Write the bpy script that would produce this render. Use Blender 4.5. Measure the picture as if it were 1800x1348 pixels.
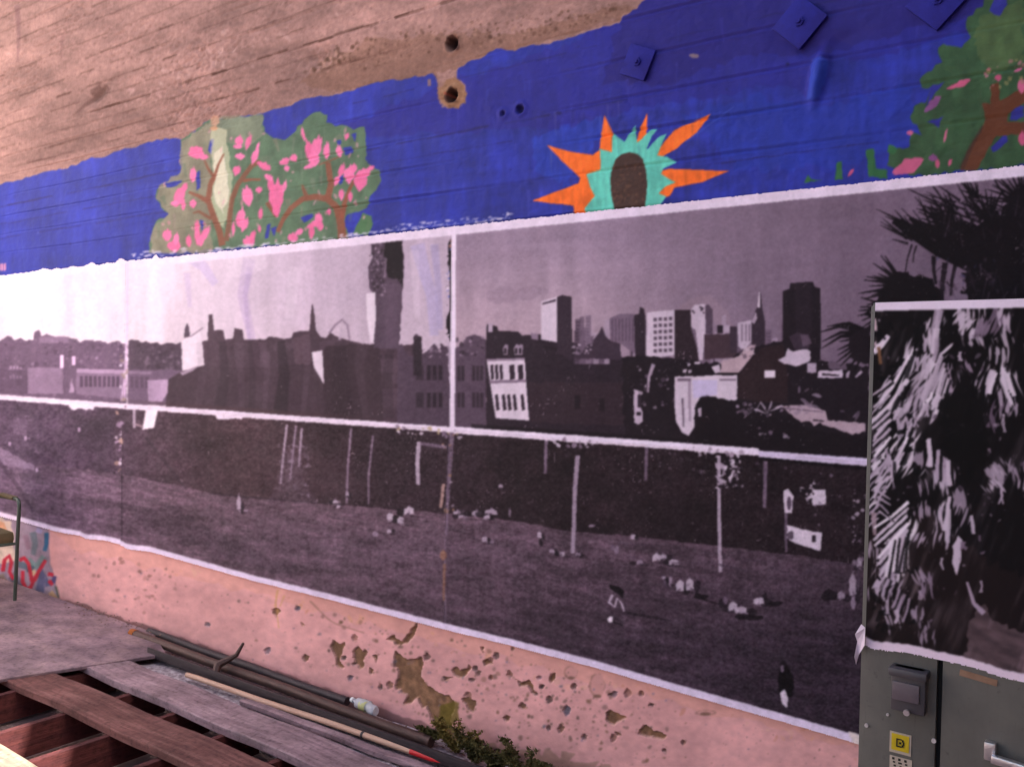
import bpy, bmesh, math, random
import numpy as np
from mathutils import Vector, Matrix
rad = math.radians
for o in list(bpy.data.objects): bpy.data.objects.remove(o)
scn = bpy.context.scene
col = scn.collection

# ---------------------------------------------------------------- camera
F, CX, CY = 1528.0, 900.0, 674.0            # focal length and centre in photograph pixels (1800 wide)
AZ, PT, RL = rad(36.4), rad(0.75), rad(1.35)
CAM = np.array([2.226, -3.02, 1.65])
fh = np.array([-math.sin(AZ), math.cos(AZ), 0]); rh = np.array([math.cos(AZ), math.sin(AZ), 0]); zu = np.array([0, 0, 1.0])
cf = fh*math.cos(PT) - zu*math.sin(PT); cu0 = zu*math.cos(PT) + fh*math.sin(PT)
cr = math.cos(RL)*rh + math.sin(RL)*cu0; cu = -math.sin(RL)*rh + math.cos(RL)*cu0
cam = bpy.data.cameras.new('camera'); co = bpy.data.objects.new('camera', cam); col.objects.link(co)
cam.sensor_fit = 'HORIZONTAL'; cam.angle_x = 2*math.atan(900/F); cam.clip_start = 0.05; cam.clip_end = 800
M = Matrix.Identity(4)
for i in range(3):
    M[i][0], M[i][1], M[i][2], M[i][3] = cr[i], cu[i], -cf[i], CAM[i]
co.matrix_world = M
scn.camera = co

# ---------------------------------------------------------------- sky, sun, exposure
SUN_EL, SUN_AZ = rad(52), rad(73)           # azimuth from +Y (behind the wall) towards +X
w = bpy.data.worlds.new('World'); scn.world = w; w.use_nodes = True
nt = w.node_tree; bg = nt.nodes['Background']
sky = nt.nodes.new('ShaderNodeTexSky'); sky.sky_type = 'NISHITA'; sky.sun_disc = False
sky.sun_elevation = SUN_EL; sky.sun_rotation = SUN_AZ; sky.dust_density = 4.0; sky.ozone_density = 0.6; sky.air_density = 1.0
nt.links.new(sky.outputs[0], bg.inputs[0]); bg.inputs[1].default_value = 0.125
sl = bpy.data.lights.new('sun', 'SUN'); so = bpy.data.objects.new('sun', sl); col.objects.link(so)
sl.energy = 5.0; sl.angle = rad(0.55); sl.color = (1.0, 0.92, 0.85)
sd = Vector((math.sin(SUN_AZ)*math.cos(SUN_EL), math.cos(SUN_AZ)*math.cos(SUN_EL), math.sin(SUN_EL)))
so.rotation_euler = sd.to_track_quat('Z', 'Y').to_euler(); so.location = (6, 6, 12)
vs = scn.view_settings; vs.view_transform = 'Standard'; vs.look = 'None'; vs.gamma = 1; vs.exposure = 1.75
WALL_H = 1.12*math.tan(SUN_EL)/math.cos(SUN_AZ)   # the wall's shadow ends about 1 m in front of it

# ---------------------------------------------------------------- helpers
def proj(P):
    d = P - CAM; z = d@cf
    return CX + F*(d@cr)/z, CY - F*(d@cu)/z
def ray(u, v): return cf + cr*(u-CX)/F - cu*(v-CY)/F
def wallpt(u, v, Y=0.0):
    r = ray(u, v); return CAM + r*(Y-CAM[1])/r[1]
def gnd(u, v, Z=0.0):
    r = ray(u, v); return CAM + r*(Z-CAM[2])/r[2]
def lin(c):
    c = np.asarray(c, float)/255.0
    return np.where(c <= .04045, c/12.92, ((c+.055)/1.055)**2.4)
def tag(o, label=None, cat=None, group=None, kind=None):
    if label: o['label'] = label
    if cat: o['category'] = cat
    if group: o['group'] = group
    if kind: o['kind'] = kind
    return o
def empty(name, loc, label, cat, group=None, rz=0):
    o = bpy.data.objects.new(name, None); col.objects.link(o)
    o.location = loc; o.rotation_euler = (0, 0, rz); o.empty_display_size = .1
    return tag(o, label, cat, group)
def hash2(ix, iy, s):
    n = (ix.astype(np.int64)*374761393 + iy.astype(np.int64)*668265263 + s*974711) & 0x7fffffff
    n = ((n ^ (n >> 13))*1274126177) & 0x7fffffff
    return ((n ^ (n >> 16)) & 0xffff)/65535.0
def vn(x, y, s=0):
    x = np.asarray(x, float); y = np.asarray(y, float)
    xi = np.floor(x); yi = np.floor(y); fx = x-xi; fy = y-yi
    fx = fx*fx*(3-2*fx); fy = fy*fy*(3-2*fy); xi = xi.astype(int); yi = yi.astype(int)
    a = hash2(xi, yi, s); b = hash2(xi+1, yi, s); c = hash2(xi, yi+1, s); d = hash2(xi+1, yi+1, s)
    return (a*(1-fx)+b*fx)*(1-fy) + (c*(1-fx)+d*fx)*fy
def fbm(x, y, s=0, o=4):
    t = 0; a = .5; n = 0
    for k in range(o):
        t = t + a*vn(x*2**k, y*2**k, s+k*17); n += a; a *= .5
    return t/n

def mesh_np(name, V, Q, C=None, mat=None, parent=None, smooth=True):
    used = np.unique(Q); remap = np.full(len(V), -1, np.int64); remap[used] = np.arange(len(used))
    V = V[used]; Q = remap[Q]
    me = bpy.data.meshes.new(name)
    me.vertices.add(len(V)); me.vertices.foreach_set('co', V.astype(np.float32).ravel())
    me.loops.add(Q.size); me.loops.foreach_set('vertex_index', Q.astype(np.int32).ravel())
    me.polygons.add(len(Q)); me.polygons.foreach_set('loop_start', np.arange(0, Q.size, 4, dtype=np.int32))
    me.polygons.foreach_set('use_smooth', np.full(len(Q), smooth))
    me.update(calc_edges=True)
    if C is not None:
        a = me.color_attributes.new('paint', 'FLOAT_COLOR', 'POINT')
        c4 = np.ones((len(V), 4), np.float32); c4[:, :3] = C[used]; a.data.foreach_set('color', c4.ravel())
    o = bpy.data.objects.new(name, me); col.objects.link(o)
    if mat: me.materials.append(mat)
    if parent: o.parent = parent; o.matrix_parent_inverse = Matrix.Identity(4)
    return o

class MB:
    """collects shapes into one mesh object"""
    def __init__(s): s.v = []; s.f = []
    def add(s, v, f):
        n = len(s.v); s.v += [tuple(p) for p in v]; s.f += [tuple(i+n for i in q) for q in f]; return s
    def box(s, c, d, rot=None, bev=0.0):
        bm = bmesh.new(); bmesh.ops.create_cube(bm, size=1)
        for v in bm.verts: v.co = Vector((v.co.x*d[0], v.co.y*d[1], v.co.z*d[2]))
        if bev: bmesh.ops.bevel(bm, geom=list(bm.edges), offset=bev, segments=2, affect='EDGES', profile=.6)
        m = Matrix.Translation(c) @ (rot.to_4x4() if rot else Matrix.Identity(4))
        bm.verts.index_update()
        s.add([m @ v.co for v in bm.verts], [[v.index for v in f.verts] for f in bm.faces]); bm.free(); return s
    def tube(s, pts, r, n=12, cap=True):
        pts = [Vector(p) for p in pts]; rr = r if isinstance(r, (list, tuple)) else [r]*len(pts)
        rings = []; prev = None
        for i, p in enumerate(pts):
            t = (pts[min(i+1, len(pts)-1)]-pts[max(i-1, 0)]).normalized()
            a = prev - t*prev.dot(t) if prev is not None else (Vector((0, 0, 1)) if abs(t.z) < .9 else Vector((1, 0, 0))).cross(t)
            a.normalize(); b = t.cross(a); prev = a
            rings.append([p + (a*math.cos(2*math.pi*k/n) + b*math.sin(2*math.pi*k/n))*rr[i] for k in range(n)])
        v = [q for R in rings for q in R]; f = []
        for i in range(len(pts)-1):
            for k in range(n):
                f.append((i*n+k, i*n+(k+1) % n, (i+1)*n+(k+1) % n, (i+1)*n+k))
        if cap:
            f.append(tuple(reversed(range(n)))); f.append(tuple(range((len(pts)-1)*n, len(pts)*n)))
        return s.add(v, f)
    def prism(s, poly, z0, z1):
        n = len(poly); v = [(x, y, z0) for x, y in poly] + [(x, y, z1) for x, y in poly]
        f = [tuple(reversed(range(n))), tuple(range(n, 2*n))] + [(i, (i+1) % n, n+(i+1) % n, n+i) for i in range(n)]
        return s.add(v, f)
    def build(s, name, mat, parent=None, smooth=False):
        me = bpy.data.meshes.new(name); me.from_pydata(s.v, [], s.f); me.update()
        bm = bmesh.new(); bm.from_mesh(me); bmesh.ops.recalc_face_normals(bm, faces=bm.faces); bm.to_mesh(me); bm.free()
        if smooth:
            me.polygons.foreach_set('use_smooth', [True]*len(me.polygons)); me.set_sharp_from_angle(angle=rad(40))
        me.materials.append(mat)
        o = bpy.data.objects.new(name, me); col.objects.link(o)
        if parent: o.parent = parent
        return o

# ---------------------------------------------------------------- materials
def new_mat(name, rough=.8, spec=.3):
    m = bpy.data.materials.new(name); m.use_nodes = True; p = m.node_tree.nodes['Principled BSDF']
    p.inputs['Roughness'].default_value = rough; p.inputs['Specular IOR Level'].default_value = spec
    return m, m.node_tree, p
def noise_node(t, scale, detail=5, rough=.6, vec=None, stretch=None):
    tc = t.nodes.new('ShaderNodeTexCoord'); n = t.nodes.new('ShaderNodeTexNoise')
    n.inputs['Scale'].default_value = scale; n.inputs['Detail'].default_value = detail; n.inputs['Roughness'].default_value = rough
    if stretch:
        mp = t.nodes.new('ShaderNodeMapping'); mp.inputs['Scale'].default_value = stretch
        t.links.new(tc.outputs['Object'], mp.inputs['Vector']); t.links.new(mp.outputs[0], n.inputs['Vector'])
    else: t.links.new(tc.outputs['Object'], n.inputs['Vector'])
    return n
def bump(t, p, src, strength, dist):
    b = t.nodes.new('ShaderNodeBump'); b.inputs['Strength'].default_value = strength; b.inputs['Distance'].default_value = dist
    t.links.new(src, b.inputs['Height']); t.links.new(b.outputs[0], p.inputs['Normal']); return b
def ramp(t, src, stops):
    r = t.nodes.new('ShaderNodeValToRGB'); e = r.color_ramp.elements
    e[0].position, e[0].color = stops[0][0], (*lin(stops[0][1]), 1); e[1].position, e[1].color = stops[-1][0], (*lin(stops[-1][1]), 1)
    for ps, c in stops[1:-1]:
        k = e.new(ps); k.color = (*lin(c), 1)
    t.links.new(src, r.inputs[0]); return r
def paint_mat(name, rough, spec, nscale, namp, bstr, bdist, bscale, weave=False):
    """albedo from the mesh's own 'paint' colours, broken up by fine procedural grain"""
    m, t, p = new_mat(name, rough, spec)
    at = t.nodes.new('ShaderNodeAttribute'); at.attribute_name = 'paint'
    n = noise_node(t, nscale, 6, .65)
    mr = t.nodes.new('ShaderNodeMapRange'); mr.inputs[1].default_value = .25; mr.inputs[2].default_value = .75
    mr.inputs[3].default_value = 1-namp; mr.inputs[4].default_value = 1+namp
    t.links.new(n.outputs[0], mr.inputs[0])
    mx = t.nodes.new('ShaderNodeMix'); mx.data_type = 'RGBA'; mx.blend_type = 'MULTIPLY'; mx.inputs[0].default_value = 1
    t.links.new(at.outputs['Color'], mx.inputs[6]); t.links.new(mr.outputs[0], mx.inputs[7])
    t.links.new(mx.outputs[2], p.inputs['Base Color'])
    n2 = noise_node(t, bscale, 5, .6); bump(t, p, n2.outputs[0], bstr, bdist)
    rr = t.nodes.new('ShaderNodeMapRange'); rr.inputs[3].default_value = rough-.1; rr.inputs[4].default_value = rough+.1
    n3 = noise_node(t, 6, 3); t.links.new(n3.outputs[0], rr.inputs[0]); t.links.new(rr.outputs[0], p.inputs['Roughness'])
    return m
def tone_mat(name, stops, scale=8, rough=.8, spec=.3, stretch=None, bstr=.3, bdist=.005, bscale=None, metal=0, detail=6):
    m, t, p = new_mat(name, rough, spec); n = noise_node(t, scale, detail, .62, stretch=stretch)
    r = ramp(t, n.outputs[0], stops); t.links.new(r.outputs[0], p.inputs['Base Color'])
    p.inputs['Metallic'].default_value = metal
    if bstr:
        n2 = noise_node(t, bscale or scale*4, 5, .6, stretch=stretch); bump(t, p, n2.outputs[0], bstr, bdist)
    return m
M_concrete = paint_mat('wall_concrete', .9, .2, 38, .16, .55, .006, 55)
M_paint = paint_mat('wall_paint', .72, .3, 26, .10, .4, .004, 60)
M_plaster = paint_mat('pink_plaster_paint', .82, .25, 14, .06, .35, .004, 48)
M_paper = paint_mat('pasted_print', .66, .12, 170, .05, .25, .002, 40)

# ---------------------------------------------------------------- a canvas for paint and print, in photograph pixels
X0, Y0, CW, CH = -320, -260, 2560, 1720
class Canvas:
    def __init__(s, c):
        s.a = np.empty((CH, CW, 3), np.float32); s.a[:] = c; s.id = np.zeros((CH, CW), np.int16); s.rng = random.Random(3)
    def mask(s, pts):
        P = np.asarray(pts, float) - (X0, Y0)
        x0 = max(int(P[:, 0].min())-1, 0); x1 = min(int(P[:, 0].max())+2, CW); y0 = max(int(P[:, 1].min())-1, 0); y1 = min(int(P[:, 1].max())+2, CH)
        if x1 <= x0 or y1 <= y0: return None
        T = np.zeros((y1-y0, x1-x0+1), np.int8)
        for (xa, ya), (xb, yb) in zip(P, np.roll(P, -1, 0)):
            if ya == yb: continue
            if ya > yb: xa, ya, xb, yb = xb, yb, xa, ya
            r0 = max(int(math.ceil(ya-.5)), y0); r1 = min(int(math.ceil(yb-.5)), y1)
            if r1 <= r0: continue
            r = np.arange(r0, r1); xc = xa + (r+.5-ya)*(xb-xa)/(yb-ya)
            np.add.at(T, (r-y0, np.clip(np.ceil(xc-.5).astype(int)-x0, 0, x1-x0)), 1)
        return slice(y0, y1), slice(x0, x1), (np.cumsum(T, 1)[:, :-1] % 2).astype(bool)
    def poly(s, pts, c, al=1.0, rag=0, step=8, pid=None):
        if rag: pts = s.ragged(pts, rag, step)
        m = s.mask(pts)
        if m is None: return
        ys, xs, k = m; v = s.a[ys, xs]
        if al >= 1: v[k] = c
        else: v[k] = v[k]*(1-al) + np.array(c, np.float32)*al
        if pid is not None: s.id[ys, xs][k] = pid
    def ragged(s, pts, amp, step):
        out = []
        for (xa, ya), (xb, yb) in zip(pts, pts[1:]+pts[:1]):
            n = max(1, int(math.hypot(xb-xa, yb-ya)/step))
            for i in range(n):
                j = amp if i else amp*.3
                out.append((xa+(xb-xa)*i/n + s.rng.uniform(-j, j), ya+(yb-ya)*i/n + s.rng.uniform(-j, j)))
        return out
    def ell(s, x, y, rx, ry, c, al=1.0, rot=0, rag=0, pid=None, n=16):
        ca, sa = math.cos(rot), math.sin(rot)
        pts = []
        for i in range(n):
            k = 1 + s.rng.uniform(-rag, rag); a = 2*math.pi*i/n; ex, ey = rx*k*math.cos(a), ry*k*math.sin(a)
            pts.append((x+ex*ca-ey*sa, y+ex*sa+ey*ca))
        s.poly(pts, c, al, pid=pid)
    def stroke(s, pts, w0, w1, c, al=1.0, pid=None):
        n = len(pts); L = []; Rr = []
        for i, (x, y) in enumerate(pts):
            xa, ya = pts[max(i-1, 0)]; xb, yb = pts[min(i+1, n-1)]; d = math.hypot(xb-xa, yb-ya) or 1
            h = (w0+(w1-w0)*i/max(n-1, 1))/2; nx, ny = -(yb-ya)/d*h, (xb-xa)/d*h
            L.append((x+nx, y+ny)); Rr.append((x-nx, y-ny))
        s.poly(L+Rr[::-1], c, al, pid=pid)
    def rect(s, x0, y0, x1, y1, c, al=1.0, sl=0.0):
        d = (x1-x0)*sl; s.poly([(x0, y0), (x1, y0+d), (x1, y1+d), (x0, y1)], c, al)
    def specks(s, pts, n, r0, r1, cs, al=(.4, 1), tall=1.0, within=True):
        xs = [p[0] for p in pts]; ys = [p[1] for p in pts]; m = s.mask(pts)
        if m is None: return
        ys_, xs_, k = m; cnt = 0
        for _ in range(n*6):
            if cnt >= n: break
            x = s.rng.uniform(min(xs), max(xs)); y = s.rng.uniform(min(ys), max(ys))
            iy = int(y-Y0)-ys_.start; ix = int(x-X0)-xs_.start
            if 0 <= iy < k.shape[0] and 0 <= ix < k.shape[1] and k[iy, ix]:
                r = r0+(r1-r0)*s.rng.random()**2
                s.ell(x, y, r, r*tall*s.rng.uniform(.7, 1.4), s.rng.choice(cs), s.rng.uniform(*al), s.rng.uniform(0, 3), .3, n=9); cnt += 1
    def noise(s, pts, amp, cx, cy, seed, oct=4, slope=0.0):
        """multiplies a polygon by soft noise"""
        m = s.mask(pts)
        if m is None: return
        ys, xs, k = m
        yy, xx = np.mgrid[ys, xs].astype(float)
        f = fbm(xx/cx, (yy-xx*slope)/cy, seed, oct); f = (f-.5)*2.4
        v = s.a[ys, xs]; v[k] = v[k]*(1+amp*f[k][:, None])
    def grade(s, pts, c, fn):
        """blends towards a colour by fn(x, y) in a polygon"""
        m = s.mask(pts)
        if m is None: return
        ys, xs, k = m; yy, xx = np.mgrid[ys, xs].astype(np.float32); al = np.clip(fn(xx+X0, yy+Y0), 0, 1)[..., None]
        v = s.a[ys, xs]; b = v*(1-al) + np.array(c, np.float32)*al; v[k] = b[k]
    def soften(s, n=1):
        for _ in range(n):
            a = s.a; a[1:-1] = .25*a[:-2]+.5*a[1:-1]+.25*a[2:]; a[:, 1:-1] = .25*a[:, :-2]+.5*a[:, 1:-1]+.25*a[:, 2:]
    def sample(s, u, v):
        x = np.clip(u-X0-.5, 0, CW-2.01); y = np.clip(v-Y0-.5, 0, CH-2.01)
        xi = x.astype(int); yi = y.astype(int); fx = (x-xi)[:, None]; fy = (y-yi)[:, None]; a = s.a
        return (a[yi, xi]*(1-fx)+a[yi, xi+1]*fx)*(1-fy) + (a[yi+1, xi]*(1-fx)+a[yi+1, xi+1]*fx)*fy
    def ids(s, u, v):
        return s.id[np.clip(v-Y0, 0, CH-1).astype(int), np.clip(u-X0, 0, CW-1).astype(int)]
# ================================================================ paint on the wall
random.seed(5)
BIG = [(X0, Y0), (X0+CW, Y0), (X0+CW, Y0+CH), (X0, Y0+CH)]
wc = Canvas((155, 120, 110))
# ids: 0 raw concrete, 1 blue field, 2/3/4 blossom tree, 5/6/7 sunburst, 8/9/10 second tree, 11 pink plaster, 12 bare patch, 13 graffiti
wc.noise(BIG, .16, 160, 60, 3, 5, -.2)
wc.noise(BIG, .12, 40, 26, 4, 4, -.24); wc.noise(BIG, .05, 190, 9, 6, 4, -.23); wc.noise(BIG, .10, 5, 4, 7, 2)
CON = (132, 96, 80)
wc.poly([(520, 150), (640, 70), (760, 60), (900, 60), (1100, 10), (1125, 20), (900, 95), (780, 130), (600, 160)], (122, 88, 68), .45, 6)
wc.specks([(170, 190), (420, 40), (430, 90), (200, 210)], 45, 1, 4.5, [(206, 170, 160), (198, 160, 150), (190, 150, 142)], (.3, .7), 1.9)
wc.specks([(330, 100), (600, 20), (620, 70), (340, 150)], 25, 1, 4, [(206, 170, 160)], (.3, .6), 2.0)
wc.specks([(530, 130), (560, 90), (720, 50), (1100, 5), (1110, 25), (860, 85), (740, 95), (620, 130)], 420, 1, 4, [(92, 66, 52), (100, 72, 56), (176, 136, 116), (84, 60, 48)], (.3, .8), .8)
wc.specks([(0, 0), (700, 0), (700, 110), (0, 300)], 260, .8, 2.4, [(112, 80, 70), (100, 70, 62), (190, 150, 140)], (.3, .7), .7)
wc.stroke([(30, 10), (33, 60), (31, 110)], 10, 3, (112, 80, 84), .45); wc.stroke([(110, 60), (108, 105)], 5, 3, (120, 84, 84), .35)
wc.ell(172, 165, 12, 16, (96, 70, 62), .6, .5, .3); wc.stroke([(190, 152), (172, 168), (150, 185), (132, 200)], 13, 3, (104, 76, 68), .7)
wc.specks([(540, 125), (590, 80), (620, 95), (560, 130)], 60, 1.5, 4, [(98, 70, 54), (86, 62, 48), (180, 140, 122)], (.5, .9))
# fine joints left by the formwork, all level on the wall: lines towards the wall's vanishing point
VP = (-1175, 611)
def level(y_at_0, xa, xb):
    k = (VP[1]-y_at_0)/(0-VP[0]); return [(x, y_at_0-k*x) for x in np.linspace(xa, xb, max(2, int((xb-xa)/25)))]
for y0_, xa, xb, wd, c, al in [(262, 0, 560, 2, (118, 88, 76), .4), (226, -200, 640, 2, (118, 88, 76), .45), (182, -200, 820, 2.2, (112, 84, 72), .5), (134, -200, 760, 2, (116, 86, 74), .45), (85, -200, 700, 2, (118, 88, 76), .45), (34, -200, 420, 2, (118, 88, 76), .4), (282, 60, 720, 3, (116, 84, 72), .6), (300, 20, 350, 2.4, (122, 90, 80), .5), (246, 130, 800, 3.4, (104, 74, 62), .6), (205, 100, 760, 2.6, (110, 80, 68), .55),
                               (160, 150, 900, 2.4, (112, 82, 70), .5), (108, 60, 620, 2.4, (118, 86, 76), .45), (60, 0, 520, 2, (118, 86, 78), .4), (0, 0, 300, 2, (118, 86, 78), .4)]:
    L = level(y0_, xa, xb)
    for i in range(len(L)-1):
        if wc.rng.random() < .82:
            j = wc.rng.uniform(-1.5, 1.5); wc.stroke([(L[i][0], L[i][1]+j), (L[i+1][0], L[i+1][1]+j)], wd*wc.rng.uniform(.4, 1.2), wd*wc.rng.uniform(.4, 1.2), (c[0]-34, c[1]-30, c[2]-28), min(1, al*wc.rng.uniform(.5, 1.7)))
        for q_ in range(5): wc.ell(L[i][0]+wc.rng.uniform(0, 25), L[i][1]+wc.rng.gauss(0, 2.5)-5*wc.rng.random(), wc.rng.uniform(.6, 2.2), wc.rng.uniform(.5, 1.4), (c[0]-26, c[1]-24, c[2]-22), wc.rng.uniform(.2, .7), -.24, .3, n=8)
# ---- the blue band
BLUE = (38, 48, 148)
top = [(-320, 402), (-150, 361), (0, 325), (30, 318), (60, 309), (90, 300), (118, 296), (150, 282), (160, 277), (183, 277), (200, 268), (212, 264), (240, 260), (262, 250), (290, 243), (318, 246),
       (335, 235), (372, 208), (400, 209), (462, 200), (480, 192), (512, 186), (525, 178), (552, 172), (600, 165), (640, 151), (685, 141), (700, 142), (760, 130), (766, 135), (769, 150), (772, 182), (788, 192), (806, 188), (818, 172), (817, 150), (803, 138), (806, 120),
       (822, 109), (845, 104), (858, 93), (872, 86), (905, 90), (930, 80), (968, 77), (1005, 66), (1040, 55), (1068, 47), (1090, 42), (1095, 30), (1108, 24), (1120, 16), (1134, 0), (1160, -20), (1300, -70), (1600, -160), (2240, -330)]
blue_poly = top + [(2240, 330), (-320, 620)]
wc.poly(blue_poly, BLUE, rag=2.2, step=7, pid=1)
BR = wc.id == 1
def inblue(fn, *a, **k):
    """paints only where the blue already is"""
    keep = wc.a.copy(); fn(*a, **k); wc.a[~BR] = keep[~BR]
wc2 = wc.a.copy()
wc.noise(blue_poly, .15, 40, 90, 11, 4); wc.noise(blue_poly, .10, 9, 40, 12, 3); wc.noise(blue_poly, .07, 120, 12, 19, 3, -.12)
# an older, more violet coat higher up on the right
wc.poly([(560, 240), (800, 235), (1000, 225), (1060, 205), (1180, 178), (1260, 172), (1330, 150), (1400, 158), (1420, 178), (1450, 110), (1560, 95), (1640, 72), (1700, 60), (2240, -60), (2240, -300), (1130, 0), (1000, 80), (800, 140)], (38, 32, 130), .6, 7, 12)
wc.poly([(1180, 150), (1300, 100), (1460, 95), (1540, 70), (1700, 30), (2240, -90), (2240, -300), (1130, -10), (1080, 60), (1060, 150)], (33, 23, 104), .55, 8, 12)
wc.poly([(940, 240), (1060, 205), (1060, 235), (1010, 290), (1000, 330), (940, 300)], (34, 66, 178), .5, 6)
wc.poly([(1200, 200), (1320, 168), (1440, 190), (1600, 150), (1620, 240), (1500, 290), (1300, 300)], (30, 60, 170), .35, 8)
wc.poly([(1430, 105), (1458, 108), (1452, 150), (1430, 178), (1418, 175)], (40, 74, 182), .6, 3)
wc.stroke([(1205, 250), (1240, 225), (1290, 188)], 3, 2, (70, 90, 190), .5)
for k in range(150):
    x = wc.rng.uniform(-300, 1800); y = 560-.245*(x+1175)+wc.rng.uniform(-40, 200)+90
    wc.stroke([(x, y), (x+wc.rng.uniform(-5, 5), y+wc.rng.uniform(12, 60))], wc.rng.uniform(2, 8), 2, wc.rng.choice([(70, 84, 190), (34, 40, 130), (80, 80, 190), (50, 70, 176)]), wc.rng.uniform(.08, .26))
for y0_, xa, xb, wd in [(386.5, 560, 1130, 3), (365, -250, 330, 2.2), (395, -250, 330, 2.0), (420, -250, 300, 1.6), (331, 620, 1050, 1.6), (340, 1150, 1640, 2.4), (405, 650, 900, 1.5), (455, 1240, 1600, 2.2)]:
    L = level(y0_, xa, xb)
    for i in range(len(L)-1):
        j = wc.rng.uniform(-1, 1)
        if wc.rng.random() < .85: wc.stroke([(L[i][0], L[i][1]+j), (L[i+1][0], L[i+1][1]+j)], wd*wc.rng.uniform(.5, 1.4), wd*wc.rng.uniform(.5, 1.4), (26, 20, 80), wc.rng.uniform(.3, .75))
wc.ell(914, 192, 7, 8, (22, 20, 70), .8, .4, .2); wc.ell(884, 200, 4, 7, (26, 24, 80), .6, .4, .2); wc.ell(982, 199, 5, 3, (26, 20, 70), .7)
wc.ell(1221, 99, 8, 4, (140, 120, 120), .9, .1, .2); wc.ell(1385, 113, 3, 2, (20, 16, 60), .8)
wc.specks(blue_poly, 260, .8, 2.2, [(30, 28, 90), (80, 84, 180), (24, 24, 90)], (.3, .7))
wc.a[~BR] = wc2[~BR]
# rings of bare concrete round the two old sockets
wc.ell(795, 165, 24, 26, (150, 112, 84), 1, 0, .14, pid=0, n=22)
wc.specks([(775, 145), (815, 145), (818, 188), (778, 190)], 30, 1, 3, [(112, 80, 60), (180, 140, 110)], (.4, .8))
for hx, hy in ((795, 77), (794, 168)):
    wc.ell(hx, hy, 12, 14, (58, 36, 32), .8, 0, .25); wc.ell(hx+1, hy, 7, 9, (30, 20, 20), 1, 0, .15)
wc.stroke([(780, 163), (795, 170)], 4, 3, (150, 70, 50), .9)
wc.rect(752, 140, 758, 152, (150, 112, 96), .8)
# ---- blossom tree
wc.rng = random.Random(21)
GRN, GRN2, GRY = (84, 112, 84), (74, 116, 74), (136, 128, 106)
tree = [(262, 445), (262, 428), (270, 402), (276, 388), (290, 384), (297, 376), (284, 366), (275, 350), (276, 335), (284, 327), (294, 326), (302, 320), (318, 303), (322, 290), (318, 258), (318, 246),
        (335, 235), (360, 215), (372, 208), (400, 209), (440, 203), (462, 202), (464, 232), (480, 243), (500, 246), (520, 230), (535, 210), (548, 200), (562, 197), (576, 202), (574, 215), (590, 222), (612, 222), (622, 228),
        (640, 223), (644, 240), (643, 280), (655, 292), (668, 300), (670, 318), (660, 336), (650, 345), (645, 365), (632, 372), (612, 376), (606, 395), (612, 412), (612, 425)]
wc.poly(tree, GRN, rag=2.5, step=7, pid=2)
wc.poly([(262, 445), (270, 402), (297, 376), (275, 350), (280, 328), (318, 303), (318, 250), (372, 208), (372, 445)], GRY, .85, 3, pid=2)
wc.poly([(372, 208), (462, 202), (460, 240), (430, 260), (400, 250), (372, 300)], (126, 130, 108), .7, 4)
wc.poly([(620, 412), (626, 398), (638, 374), (652, 380), (655, 395), (646, 414)], GRN2, rag=2, pid=2)
for k in range(90):
    x = wc.rng.uniform(275, 660); y = wc.rng.uniform(215, 440)
    if wc.ids(np.array([x]), np.array([y]))[0] == 2: wc.stroke([(x, y), (x+wc.rng.uniform(-8, 8), y+wc.rng.uniform(10, 34))], wc.rng.uniform(3, 12), 3, wc.rng.choice([(112, 116, 96), (78, 104, 80), (140, 126, 110), (96, 124, 92), (150, 130, 122)]), wc.rng.uniform(.15, .45))
wc.noise(tree, .14, 14, 24, 31, 3)
for b in ([(528, 383), (548, 376), (552, 380), (535, 392)], [(470, 395), (476, 393), (472, 418), (466, 420)], [(603, 260), (618, 258), (622, 268), (608, 274)], [(370, 245), (376, 245), (373, 272), (366, 265)], [(345, 305), (352, 300), (352, 330), (346, 335)], [(596, 312), (604, 308), (603, 322), (597, 326)], [(352, 386), (360, 390), (356, 408)], [(592, 248), (600, 246), (600, 254), (594, 256)], [(618, 236), (626, 234), (624, 250)], [(290, 322), (322, 318), (310, 328), (294, 330)], [(476, 402), (486, 398), (482, 416)]):
    wc.poly(b, BLUE, rag=1, pid=1)
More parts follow.
